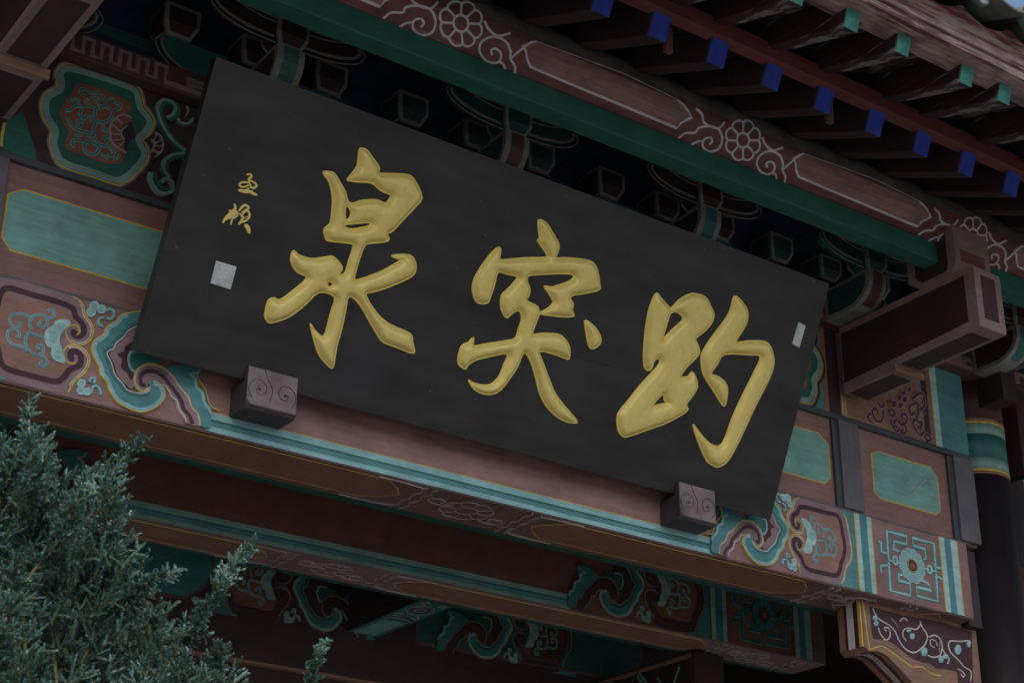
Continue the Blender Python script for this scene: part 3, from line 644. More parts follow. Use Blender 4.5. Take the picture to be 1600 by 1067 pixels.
def ang(p): q, _ = SC(YP, ZP, RP)(*p); return math.atan2(q.z - ZP, -(q.y - YP)), q.x       # angle round the log, X
def log_sheet(rows, m, name, lift):
    """curved sheet on the log; rows are (angle, X from, X to)"""
    bm = bmesh.new(); g_ = []
    for a, x0, x1 in rows: g_.append([bm.verts.new((x0 + (x1 - x0) * k / 12, YP - (RP + lift) * math.cos(a), ZP + (RP + lift) * math.sin(a))) for k in range(13)])
    for r0, r1 in zip(g_, g_[1:]):
        for k in range(12): bm.faces.new((r0[k], r0[k + 1], r1[k + 1], r1[k]))
    return build(name, bm, m, log, smooth=True)
lft = [ang(p) for p in c3([(150, 260), (70, 292), (88, 325), (95, 375), (115, 420)])]; rgt = [ang(p) for p in c3([(1035, 625), (1098, 690), (1122, 735), (1058, 768), (1030, 802)])]
la, ra = sorted(lft), sorted(rgt); a0, a1 = max(la[0][0], ra[0][0]), min(la[-1][0], ra[-1][0])
panm = mat('log_panel', (.27, .145, .13), wear=.35, grain=1.8, scale=6, peel=((.20, .17, .15), 2.0, .60)); dustm = mat('log_dust', (.13, .125, .105), wear=.5, grain=1.0)
for kk in range(-2, 5):
    rows = []
    for i in range(9):
        a = a0 + (a1 - a0) * i / 8; rows.append((a, np.interp(a, [q[0] for q in la], [q[1] for q in la]) + UX * kk, np.interp(a, [q[0] for q in ra], [q[1] for q in ra]) + UX * kk))
    log_sheet(rows, panm, 'pink_panel', .0008)
for i in range(7): log_sheet([(a1 + .12 + .14 * k + (0 if k else random.uniform(-.02, .02)), -.2 + 1.24 * i, 1.0395 + 1.24 * i) for k in range(10)], dustm, 'dusty_top', .0004)
for c, gg in ((0, pf),):
    for k in range(-4, 4): gg.emit(log, shiftM(UX * k, 0, 0), names={'white': 'white_flower_line'})
for k in range(-2, 6): pn.emit(log, shiftM(UX * k - .0, 0, 0), names={'white': 'white_panel_line', 'palewhite': 'white_panel_line'})

# ------------------------------------------------------------------ rafters
SL = R(25); PITCH = .2420; YB = 3.56; YG = 3.165
raf = mat('rafter_paint', PAL['rafterred'], axis='Y', wear=.3, peel=((.10, .085, .08), 3.0, .66))
fly = mat('flying_rafter_paint', (.045, .016, .020), axis='Y', wear=.35, grain=1.5, peel=((.22, .20, .195), 1.7, .52))
def rafter_mesh(y0, y1, z1, slope, w, h, m, name):
    """bar that comes down from y0 (inside) to its end at y1 (outside), lower edge at z1 there"""
    bm = bmesh.new(); up = Vector((0, -math.sin(slope), math.cos(slope)))
    a = Vector((0, y0, z1 + math.tan(slope) * (y0 - y1))); b_ = Vector((0, y1, z1)); vs = []
    for p in (a, b_):
        for sx, k in ((-1, 0), (1, 0), (1, 1), (-1, 1)): vs.append(bm.verts.new(p + Vector((sx * w / 2, 0, 0)) + up * h * k))
    for f in ((0, 1, 2, 3), (7, 6, 5, 4), (0, 4, 5, 1), (1, 5, 6, 2), (2, 6, 7, 3), (3, 7, 4, 0)): bm.faces.new([vs[i] for i in f])
    bmesh.ops.recalc_face_normals(bm, faces=bm.faces)
    bmesh.ops.bevel(bm, geom=list(bm.edges), offset=.003, segments=1, affect='EDGES')
    me = bpy.data.meshes.new(name); bm.to_mesh(me); bm.free(); me.materials.append(m); return me, b_, up
me_r, endp, upv = rafter_mesh(6.4, YB, 4.838, SL, .076, .108, raf, 'rafter')
def cap_mesh(p, up, w, h, m, name, slope):
    bm = bmesh.new(); o_ = Vector((0, -math.cos(slope), -math.sin(slope)))
    v = [bm.verts.new(p + Vector((sx * w / 2, 0, 0)) + up * h * k + o_ * t) for t in (-.001, .0035) for sx, k in ((-1, 0.0), (1, 0.0), (1, 1), (-1, 1))]
    for f in ((0, 3, 2, 1), (4, 5, 6, 7), (0, 1, 5, 4), (1, 2, 6, 5), (2, 3, 7, 6), (3, 0, 4, 7)): bm.faces.new([v[i] for i in f])
    me = bpy.data.meshes.new(name); bm.to_mesh(me); bm.free(); me.materials.append(m); return me
bluem = mat('rafter_blue', PAL['blue'], axis='N', wear=.45, rough=.7, scale=18, peel=((.05, .05, .16), 3.0, .60))
greenm = mat('rafter_green', (.045, .23, .19), axis='N', wear=.5, scale=30, rough=.7, peel=((.12, .26, .23), 4.0, .58))
cap_r = cap_mesh(endp + upv * .002, upv, .071, .103, bluem, 'rafter_end', SL)
FS = R(18.5)
me_f, endf, upf = rafter_mesh(4.05, YG, 4.844, FS, .062, .098, fly, 'flying_rafter')
cap_f = cap_mesh(endf + upf * .002, upf, .058, .094, greenm, 'rafter_end', FS)
for k in range(-13, 20):
    x = 3.560 + k * PITCH
    q = link('rafter', me_r, gate); q.location.x = x + random.uniform(-.008, .008); q.location.z = random.uniform(-.003, .003); link('rafter_end', cap_r, q)
    q = link('flying_rafter', me_f, gate); q.location.x = x + random.uniform(-.008, .008); q.rotation_euler.z = random.uniform(-.012, .012); link('rafter_end', cap_f, q)
# a grey slat beside two of the blue ends
for k in (-2, 1):
    x = 3.560 + k * PITCH + .062
    part_box('loose_slat', M('dimred', 'Z'), gate, x - .016, x + .012, YB + .01, YB + .03, 4.825, 4.93)
def slab(name, m, y0, z0, y1, z1, t, xa=-.6, xb=8.6, parent=gate):
    bm = bmesh.new(); prism(bm, [(y0, z0), (y1, z1), (y1, z1 + t), (y0, z0 + t)], xa, xb); return build(name, bm, m, parent)
dz = .108 / math.cos(SL) + .002
rl = lambda y: 4.838 + math.tan(SL) * (y - YB)
slab('roof_board', M('rafterred', 'Y'), 7.2, rl(7.2) + dz, YB + .03, rl(YB + .03) + dz, .02)
fd = .098 / math.cos(FS) + .002; fl = lambda y: 4.844 + math.tan(FS) * (y - YG)
slab('roof_board', fly, 4.05, fl(4.05) + fd, YG + .02, fl(YG + .02) + fd, .025)
part_box('fascia', M('fasciared'), gate, -.6, 8.6, YB - .062, YB - .012, 4.912, 4.976)['label'] = 'plain dark red fascia over the blue rafter ends'
ef = mat('weathered_fascia', (.38, .27, .26), wear=.6, grain=2.6, peel=((.12, .05, .05), 1.9, .52), bump=.5)
ef2 = mat('weathered_board', (.19, .045, .05), wear=.3, grain=1.6, scale=5, peel=((.34, .26, .25), 1.0, .50), bump=.4)
f1 = part_box('eaves_fascia', ef, gate, -.6, 8.6, 3.085, 3.20, 4.906, 4.938, bev=.003); f1['label'] = 'weathered pink eaves board with flaking paint'
part_box('fascia_strip', ef, f1, -.6, 8.6, 3.074, 3.155, 4.9385, 4.975, bev=.004)
TP = .2420; PK = 4.232                       # pitch and one peak of the scalloped edge
bm = bmesh.new(); prev = None
for xx in np.arange(-.6, 8.61, TP / 12):
    u = ((xx - PK) / TP) % 1.0
    zt = 5.085 - .052 * math.sin(math.pi * u) ** .7
    c_ = [bm.verts.new((xx, y, z)) for y, z in ((3.088, 4.9755), (3.069, zt), (3.094, zt), (3.113, 4.9755))]
    if prev:
        for i in range(4): bm.faces.new((prev[i], prev[(i + 1) % 4], c_[(i + 1) % 4], c_[i]))
    prev = c_
bmesh.ops.recalc_face_normals(bm, faces=bm.faces); build('tile_board', bm, ef2, gate)
tile = mat('grey_roof_tile', (.13, .145, .16), rough=.75, wear=.4, axis='N', bump=.25)
mossy = mat('mossy_tile', (.075, .085, .07), rough=.85, wear=.5, axis='N', bump=.3)
RS = R(22)
def tile_arc(r, a0, a1, t, y0, y1, z0, n=10):
    bm = bmesh.new(); rows = []
    for y in (y0, y1):
        z = z0 + math.tan(RS) * (y - y0); o_, i_ = [], []
        for k in range(n + 1):
            a = a0 + (a1 - a0) * k / n
            o_.append(bm.verts.new((r * math.cos(a), y, z + r * math.sin(a)))); i_.append(bm.verts.new(((r - t) * math.cos(a), y, z + (r - t) * math.sin(a))))
        rows.append((o_, i_))
    (o0, i0), (o1, i1) = rows
    for k in range(n):
        bm.faces.new((o0[k], o0[k + 1], o1[k + 1], o1[k])); bm.faces.new((i0[k + 1], i0[k], i1[k], i1[k + 1]))
        bm.faces.new((o0[k + 1], o0[k], i0[k], i0[k + 1])); bm.faces.new((o1[k], o1[k + 1], i1[k + 1], i1[k]))
    bm.faces.new((o0[0], i0[0], i1[0], o1[0])[::-1]); bm.faces.new((o0[n], i0[n], i1[n], o1[n]))
    bmesh.ops.recalc_face_normals(bm, faces=bm.faces); return bm
def mesh_of(bm, m, name):
    me = bpy.data.meshes.new(name); bm.to_mesh(me); bm.free(); me.materials.append(m)
    for p in me.polygons: p.use_smooth = True
    return me
trough = mesh_of(tile_arc(.165, R(233), R(307), .016, -.10, .30, .165 + .02), mossy, 'trough_tile')
cover = mesh_of(tile_arc(.046, R(-10), R(190), .012, -.06, .30, .050), tile, 'cover_tile')
bm = bmesh.new(); n = 20
def circ(r, y): return [bm.verts.new((r * math.cos(2 * math.pi * i / n), y, .050 + r * math.sin(2 * math.pi * i / n))) for i in range(n)]
A, B, Cc, Dd = circ(.048, -.066), circ(.048, -.046), circ(.036, -.066), circ(.033, -.060)
for i in range(n):
    j = (i + 1) % n; bm.faces.new((A[i], B[i], B[j], A[j])); bm.faces.new((A[i], A[j], Cc[j], Cc[i])); bm.faces.new((Cc[i], Cc[j], Dd[j], Dd[i]))
bm.faces.new(Dd); bm.faces.new(B[::-1]); bmesh.ops.recalc_face_normals(bm, faces=bm.faces)
disc = mesh_of(bm, tile, 'tile_disc')
roof = bpy.data.objects.new('tiled_roof', None); COL.objects.link(roof); roof.parent = gate; roof['label'] = 'grey tiled roof edge above the eaves'
for k in range(-19, 18):
    xk = PK + k * TP
    for c in range(3):
        yy = 3.05 + c * .29; zz = 5.008 + math.tan(RS) * (c * .29) + .006 * c
        q = link('trough_tile', trough, roof); q.location = (xk + TP / 2, yy, zz + random.uniform(-.003, .003)); q.rotation_euler.z = random.uniform(-.03, .03)
        q = link('cover_tile', cover, roof); q.location = (xk, yy, zz + .020 + random.uniform(-.004, .004)); q.rotation_euler.z = random.uniform(-.04, .04)
        if c == 0: link('tile_disc', disc, roof).matrix_world = Matrix.Translation(q.location)
slab('roof_deck', tile, 3.60, 5.20, 7.4, 6.82, .06, parent=roof)
slab('roof_deck', tile, 7.4, 6.82, 12.0, 5.1, .06, parent=roof)

# ------------------------------------------------------------------ the rooms behind: inner beams
YI = 5.472
inner = part_box('inner_beam', M('brown'), gate, XL, 5.6, YI, 5.69, ZB - .004, 3.92); inner['label'] = 'second beam behind, brown with dark green cloud ends'
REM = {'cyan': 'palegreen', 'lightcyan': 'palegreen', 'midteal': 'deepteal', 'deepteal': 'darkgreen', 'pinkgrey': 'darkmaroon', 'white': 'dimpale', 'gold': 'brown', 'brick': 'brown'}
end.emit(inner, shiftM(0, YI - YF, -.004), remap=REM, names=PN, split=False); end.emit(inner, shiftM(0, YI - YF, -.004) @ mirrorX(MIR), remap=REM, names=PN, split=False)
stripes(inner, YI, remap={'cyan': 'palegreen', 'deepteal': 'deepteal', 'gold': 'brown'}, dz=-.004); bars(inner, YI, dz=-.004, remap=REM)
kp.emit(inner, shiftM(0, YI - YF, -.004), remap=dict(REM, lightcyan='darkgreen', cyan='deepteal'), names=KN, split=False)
fx2 = SZ(ZB - .004)(524, 886)[0].x
bm = bmesh.new(); box(bm, XL, 5.6, YI + .004, 5.686, ZB - .007, ZB - .0042); build('beam_soffit', bm, M('pinkgrey'), inner)
underside(inner, YI, 5.69, ZB - .007, [fx2, 5.25], band='tan')
part_box('edge_strip', M('darkgreen'), inner, XL, 5.6, 5.692, 5.72, ZB - .008, ZB + .04)
# boards between the two beams above, dark
part_box('ceiling', M('darkmaroon', 'Y'), gate, -.2, 8.5, 4.86, 9.0, 4.42, 4.46, bev=0)
part_box('inner_board', M('darkmaroon'), gate, XL, 5.66, 5.5, 5.56, 3.922, 4.42, bev=0)
# third beam and the cross beams
YT = 6.30
third = part_box('inner_beam', M('darkmaroon'), gate, XL, 5.66, YT, 6.5, 3.40, 3.95); third['label'] = 'third beam deep inside, dark red with green panels'
g = Paint(MY(YT))
for xa, xb in ((2.0, 2.95), (3.95, 5.2)):
    poly = [(xa, 3.60), (xb - .10, 3.60), (xb - .02, 3.66), (xb + .02, 3.74), (xb - .02, 3.82), (xb - .1, 3.87), (xa, 3.87)]
    g.fill('deepteal' if xa < 3 else 'darkgreen', poly, smooth=False); g.rib('dimred', poly, .012, closed=True, smooth=False)
g.emit(third, names={'deepteal': 'green_panel', 'darkgreen': 'green_panel', 'dimred': 'panel_border'})
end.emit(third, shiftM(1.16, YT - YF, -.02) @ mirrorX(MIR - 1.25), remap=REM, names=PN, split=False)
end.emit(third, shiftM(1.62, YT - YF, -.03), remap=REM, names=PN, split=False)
part_box('soffit_strip', M('tan'), third, XL, 5.6, YT + .002, 6.44, 3.385, 3.399)
part_box('lower_rail', M('darkmaroon'), third, XL, 5.66, YT + .04, 6.48, 3.2, 3.384)
cb = part_box('cross_beam', M('darkmaroon', 'Y'), gate, 3.60, 3.755, 5.692, YT - .001, 3.588, 3.95); cb['label'] = 'short cross beam with a green flower underside'
g = Paint(MZ(3.588))
g.fill('deepteal', [(3.603, 5.70), (3.752, 5.70), (3.752, 6.29), (3.603, 6.29)], smooth=False)
g.fill('teal', [(3.625, 6.04), (3.73, 6.04), (3.73, 6.28), (3.625, 6.28)], smooth=False)
g.rib('palewhite', [(3.605, 6.02), (3.65, 5.99), (3.70, 5.99), (3.75, 6.02)], .006); g.rib('maroon', [(3.605, 6.0), (3.65, 5.97), (3.70, 5.97), (3.75, 6.0)], .01)
g.rib('palewhite', [(3.677 + .05 * (1 + .1 * abs(math.sin(4 * t))) * math.cos(t), 5.84 + .06 * (1 + .1 * abs(math.sin(4 * t))) * math.sin(t)) for t in [i * math.pi / 24 for i in range(48)]], .004, closed=True, smooth=False)
g.rib('maroon', [(3.677 + .035 * math.cos(t), 5.84 + .042 * math.sin(t)) for t in [i * math.pi / 8 for i in range(16)]], .010, closed=True)
g.rib('palewhite', [(3.677 + .022 * math.cos(t), 5.84 + .027 * math.sin(t)) for t in [i * math.pi / 8 for i in range(16)]], .003, closed=True)
for sx in (-1, 1):
    for sy in (-1, 1): g.rib('palewhite', [(3.677 + sx * .03, 5.84 + sy * .08), (3.677 + sx * .055, 5.84 + sy * .095), (3.677 + sx * .05, 5.84 + sy * .12), (3.677 + sx * .025, 5.84 + sy * .11)], .004)
g.emit(cb, names={'palewhite': 'pale_flower_line', 'teal': 'teal_panel', 'deepteal': 'green_ground', 'maroon': 'flower_ring'}, axis='Y')
cb2 = part_box('cross_beam', M('darkmaroon', 'Y'), gate, 4.93, 5.10, 5.60, 9.0, 3.24, 3.57); cb2['label'] = 'long cross beam with a green panel at lower right'
g = Paint(MX(4.93))
poly = [(6.10, 3.29), (8.9, 3.29), (8.9, 3.52), (6.10, 3.52), (6.02, 3.40)]
g.fill('deepteal', poly, smooth=False); g.rib('tan', [(5.62, 3.555), (8.9, 3.555)], .02, smooth=False); g.rib('dimred', poly, .012, closed=True, smooth=False)
for p, w in (([(5.98, 3.54), (5.92, 3.46), (5.98, 3.40), (5.93, 3.32), (5.98, 3.27)], .03), ([(5.86, 3.46), (5.90, 3.42), (5.88, 3.36), (5.82, 3.36), (5.80, 3.42), (5.85, 3.50)], .014), ([(5.74, 3.30), (5.70, 3.36), (5.74, 3.44), (5.70, 3.52)], .012)):
    g.rib('palegreen', p, w); g.rib('deepteal', p, w * .55)
g.emit(cb2, names={'deepteal': 'green_panel', 'palegreen': 'pale_green_scroll', 'tan': 'tan_edge', 'dimred': 'panel_border'}, axis='Y')
part_box('back_wall', M('darkmaroon'), gate, -.6, 8.6, 8.9, 9.0, 0, 4.42, bev=0)
part_box('side_wall', M('darkmaroon', 'Y'), gate, -.5, -.4, 4.9, 8.9, 0, 4.42, bev=0); part_box('side_wall', M('darkmaroon', 'Y'), gate, 8.4, 8.5, 4.9, 8.9, 0, 4.42, bev=0)
# rear door post strips at the right end of the second beam
for x0, x1, c in ((5.49, 5.53, 'darkgreen'), (5.53, 5.60, 'deepteal')):
    pass

# ------------------------------------------------------------------ carved corner bracket under the beam's right end
YQ = 4.672
oq = [(5.0, 3.592), (5.0, 3.40), (5.02, 3.385), (5.07, 3.395), (5.12, 3.385), (5.20, 3.335), (5.27, 3.285), (5.31, 3.272), (5.34, 3.262), (5.36, 3.240), (5.40, 3.236), (5.44, 3.205), (5.50, 3.19), (5.50, 3.15), (5.67, 3.12), (5.67, 3.592)]
bm = bmesh.new(); prism(bm, oq, YQ, 4.80, 'Y'); que = build('corner_bracket', bm, M('tan'), gate); que['label'] = 'carved corner bracket with white vines on maroon'
def Cq(p): return cv(p, 1320, 920, 6.667)
g = Paint(SY(YQ))
g.fill('maroon', Cq([(255, 180), (600, 270), (1000, 340), (1300, 440), (1320, 460), (1335, 980), (1180, 1000), (1170, 860), (1040, 830), (960, 830), (880, 770), (800, 760), (700, 720), (600, 640), (500, 560), (400, 520), (300, 520), (285, 480)]), smooth=False)
g.rib('gold', Cq([(180, 110), (215, 330), (250, 590), (270, 625), (380, 595), (480, 650), (600, 740), (700, 810), (800, 810), (900, 880), (1000, 900)]), .006)
g.rib('borderpink', Cq([(290, 545), (380, 560), (480, 610), (600, 700), (720, 760), (800, 770), (880, 830)]), .010)
for p, w in (([(290, 200), (310, 250), (350, 310), (450, 370), (520, 440), (570, 550), (640, 630), (720, 660), (790, 620), (840, 560), (855, 480), (800, 390), (780, 330)], .007),
          ([(345, 400), (370, 470), (430, 530), (470, 480), (455, 410), (410, 400), (430, 440)], .007), ([(480, 300), (520, 350), (550, 400)], .004), ([(570, 335), (610, 300), (650, 330)], .005),
          ([(635, 540), (600, 480), (615, 420), (670, 405), (740, 420), (785, 370)], .006), ([(860, 690), (920, 710), (985, 690), (1010, 620)], .007), ([(870, 500), (940, 480), (1000, 540), (1020, 640), (1080, 720), (1065, 780)], .006), ([(960, 590), (940, 540), (890, 530), (890, 580), (930, 610)], .005),
          ([(1290, 600), (1295, 540), (1200, 545), (1100, 540), (1075, 580), (1100, 660), (1180, 740), (1240, 810), (1310, 860), (1305, 960)], .006), ([(1170, 830), (1210, 850), (1245, 890), (1225, 915), (1205, 880)], .005), ([(990, 540), (980, 640), (1000, 680)], .004)):
    g.rib('white' if w > .0045 else 'palewhite', Cq(p), w)
for cx_, cy_, a, b_ in ((310, 300, 28, 28), (320, 355, 26, 30), (695, 490, 26, 32), (820, 650, 34, 46), (995, 730, 28, 38), (1040, 700, 30, 26), (1170, 630, 32, 52), (1280, 570, 18, 36), (655, 435, 26, 16)):
    g.fill('cyan', Cq([(cx_ + a * math.cos(t), cy_ + b_ * math.sin(t)) for t in (0, .9, 1.8, 2.7, 3.6, 4.5, 5.4)]))
    g.rib('white', Cq([(cx_ - a * .6, cy_ + b_ * .3), (cx_, cy_ - b_ * .6), (cx_ + a * .7, cy_)]), .003)
g.emit(que, names={'maroon': 'maroon_field', 'gold': 'gold_line', 'borderpink': 'pink_border', 'white': 'white_vine', 'palewhite': 'white_vine', 'cyan': 'teal_bud'}); gque = g
# left end of the bracket: rounded pale and dark slats
for y0, y1, c in ((4.676, 4.692, 'gold'), (4.692, 4.715, 'maroon'), (4.715, 4.750, 'white'), (4.750, 4.765, 'maroon'), (4.765, 4.798, 'tan')):
    part_box('end_slat', M(c, 'Z'), que, 4.992, 4.9995, y0, y1, 3.402, 3.590, bev=.001)
for y0, y1, c in ((4.70, 4.72, 'maroon'), (4.722, 4.752, 'palewhite'), (4.754, 4.77, 'maroon')):
    gq = Paint(lambda x, y: (Vector((x, y, np.interp(x, [p[0] for p in oq[2:13]], [p[1] for p in oq[2:13]]))), Vector((0, 0, -1))))
    gq.rib('palewhite' if c != 'maroon' else 'maroon', [(5.02 + i * .04, (y0 + y1) / 2) for i in range(12)], y1 - y0, h=.002); gq.emit(que, names={'palewhite': 'pale_edge', 'maroon': 'dark_edge'})
for c2 in (mirrorX(MIR),):
    me = que.data.copy(); me.transform(c2); me.flip_normals(); q = link('corner_bracket', me, gate); gque.emit(q, c2, names={'maroon': 'maroon_field', 'gold': 'gold_line', 'borderpink': 'pink_border', 'white': 'white_vine', 'palewhite': 'white_vine', 'cyan': 'teal_bud'})

# ------------------------------------------------------------------ scrolled blocks that carry the plaque
blk = mat('block_front', (.22, .165, .17), wear=.45, grain=.8, axis='N', bump=.3); blks = mat('block_side', (.055, .045, .05), wear=.2)
for i, (x0, x1) in enumerate(((2.175, 2.350), (3.910, 4.082))):
    bm = bmesh.new(); pr = [(4.49, 3.792), (4.508, 3.792), (4.512, 3.746), (4.598, 3.746), (4.598, 3.655), (4.50, 3.655), (4.49, 3.665)]; prism(bm, pr, x0, x1)
    b_ = build('support_block', bm, blks, gate); b_['label'] = 'block carved with two scrolls under the plaque'
    g = Paint(MY(4.49)); g.fill('pinkgrey', [(x0 + .002, 3.682), (x0 + .016, 3.668), (x1 - .002, 3.668), (x1 - .002, 3.791), (x0 + .002, 3.791)], smooth=False)
    w = x1 - x0; cc = [(x0 + w * .25, 3.722, 1), (x0 + w * .76, 3.722, -1)]
    for cx_, cz_, sg in cc:
        g.rib('darkmaroon', [(cx_ + sg * (.006 + .0022 * k) * math.cos(k * .5 + 2.4), cz_ + (.006 + .0022 * k) * math.sin(k * .5 + 2.4) * 1.05) for k in range(17)], .0028, h=.0014)
        g.fill('darkmaroon', [(cx_ + .0055 * math.cos(t), cz_ + .0055 * math.sin(t)) for t in (0, 1, 2, 3, 4, 5)])
    g.rib('darkmaroon', [(x0 + w * .33, 3.789), (x0 + w * .40, 3.76), (x0 + w * .50, 3.73), (x0 + w * .47, 3.69)], .0028, h=.0014)
    q = g.emit(b_, names={'pinkgrey': 'front_face', 'darkmaroon': 'carved_line'})
    q[0].data.materials.clear(); q[0].data.materials.append(blk)

# ================================================================== THE PLAQUE
plaque = thing('plaque', 'long black wooden plaque with three large gold calligraphy characters, leaning out over the beam', 'plaque')
P0 = Vector((1.814, 4.517, 3.751)); PUP = Vector((0, -.390, .827)).normalized(); PN_ = Vector((1, 0, 0)).cross(PUP) * -1
PN_ = Vector((0, -PUP.z, PUP.y)); PN_.normalize()
PWd, PHt, PTh = 2.568, .919, .045
blackm = bpy.data.materials.new('black_lacquer'); blackm.use_nodes = True
def black_setup(m):
    n = m.node_tree.nodes; l = m.node_tree.links; b = n['Principled BSDF']; tc = n.new('ShaderNodeTexCoord')
    mp = n.new('ShaderNodeMapping'); mp.inputs['Scale'].default_value = (1.0, 3.5, 3.5); l.new(tc.outputs['Object'], mp.inputs[0])
    a = n.new('ShaderNodeTexNoise'); a.inputs['Scale'].default_value = 3; a.inputs['Detail'].default_value = 9; a.inputs['Roughness'].default_value = .62; l.new(mp.outputs[0], a.inputs[0])
    c = n.new('ShaderNodeTexNoise'); c.inputs['Scale'].default_value = 2.2; c.inputs['Detail'].default_value = 5; l.new(tc.outputs['Object'], c.inputs[0])
    cr = n.new('ShaderNodeValToRGB'); cr.color_ramp.elements[0].color = (.015, .0135, .0135, 1); cr.color_ramp.elements[0].position = .35; cr.color_ramp.elements[1].color = (.036, .033, .031, 1); cr.color_ramp.elements[1].position = .7
    l.new(a.outputs[0], cr.inputs[0]); mx = n.new('ShaderNodeMixRGB'); mx.blend_type = 'MIX'; mr = n.new('ShaderNodeMapRange'); mr.inputs[1].default_value = .5; mr.inputs[2].default_value = .75; mr.inputs[4].default_value = .45
    l.new(c.outputs[0], mr.inputs[0]); l.new(mr.outputs[0], mx.inputs[0]); l.new(cr.outputs[0], mx.inputs[1]); mx.inputs[2].default_value = (.034, .040, .048, 1)
    sp = n.new('ShaderNodeTexNoise'); sp.inputs['Scale'].default_value = 38; sp.inputs['Detail'].default_value = 3; l.new(tc.outputs['Object'], sp.inputs[0])
    sr = n.new('ShaderNodeMapRange'); sr.inputs[1].default_value = .69; sr.inputs[2].default_value = .78; sr.inputs[4].default_value = .5; l.new(sp.outputs[0], sr.inputs[0])
    m2 = n.new('ShaderNodeMixRGB'); l.new(sr.outputs[0], m2.inputs[0]); l.new(mx.outputs[0], m2.inputs[1]); m2.inputs[2].default_value = (.12, .13, .14, 1)
    l.new(m2.outputs[0], b.inputs['Base Color']); b.inputs['Roughness'].default_value = .48
    rr = n.new('ShaderNodeMapRange'); rr.inputs[3].default_value = .28; rr.inputs[4].default_value = .50; l.new(a.outputs[0], rr.inputs[0]); l.new(rr.outputs[0], b.inputs['Roughness'])
    bp = n.new('ShaderNodeBump'); bp.inputs['Strength'].default_value = .18; bp.inputs['Distance'].default_value = .006; l.new(a.outputs[0], bp.inputs['Height']); l.new(bp.outputs[0], b.inputs['Normal'])
black_setup(blackm)
bm = bmesh.new(); box(bm, 0, PWd, 0, PTh, 0, PHt, bev=.004)
rot = Matrix((Vector((1, 0, 0)), -PN_, PUP)).transposed().to_4x4()
MW = Matrix.Translation(P0) @ rot
me = bpy.data.meshes.new('board'); bm.to_mesh(me); bm.free(); board = link('board', me, plaque, blackm); board.matrix_world = MW
splane = SP(P0, PN_)
INV = MW.inverted()
def to_uv(px):
    p, _ = splane(*px); q = INV @ p; return Vector((q.x, q.z))
goldm = bpy.data.materials.new('gold_leaf'); goldm.use_nodes = True
def gold_setup(m, base, metal, rough):
    n = m.node_tree.nodes; l = m.node_tree.links; b = n['Principled BSDF']; tc = n.new('ShaderNodeTexCoord')
    a = n.new('ShaderNodeTexNoise'); a.inputs['Scale'].default_value = 40; a.inputs['Detail'].default_value = 7; a.inputs['Roughness'].default_value = .7; l.new(tc.outputs['Object'], a.inputs[0])
    cr = n.new('ShaderNodeValToRGB'); cr.color_ramp.elements[0].position = .28; cr.color_ramp.elements[0].color = (base[0] * .90, base[1] * .87, base[2] * .82, 1); cr.color_ramp.elements[1].position = .62; cr.color_ramp.elements[1].color = (*base, 1)
    l.new(a.outputs[0], cr.inputs[0]); l.new(cr.outputs[0], b.inputs['Base Color']); b.inputs['Metallic'].default_value = metal; b.inputs['Roughness'].default_value = rough
    bp = n.new('ShaderNodeBump'); bp.inputs['Strength'].default_value = .10; bp.inputs['Distance'].default_value = .004; l.new(a.outputs[0], bp.inputs['Height']); l.new(bp.outputs[0], b.inputs['Normal'])
gold_setup(goldm, (.93, .76, .24), .15, .40)
rimm = bpy.data.materials.new('gold_rim'); rimm.use_nodes = True; gold_setup(rimm, (.95, .78, .20), .25, .33)

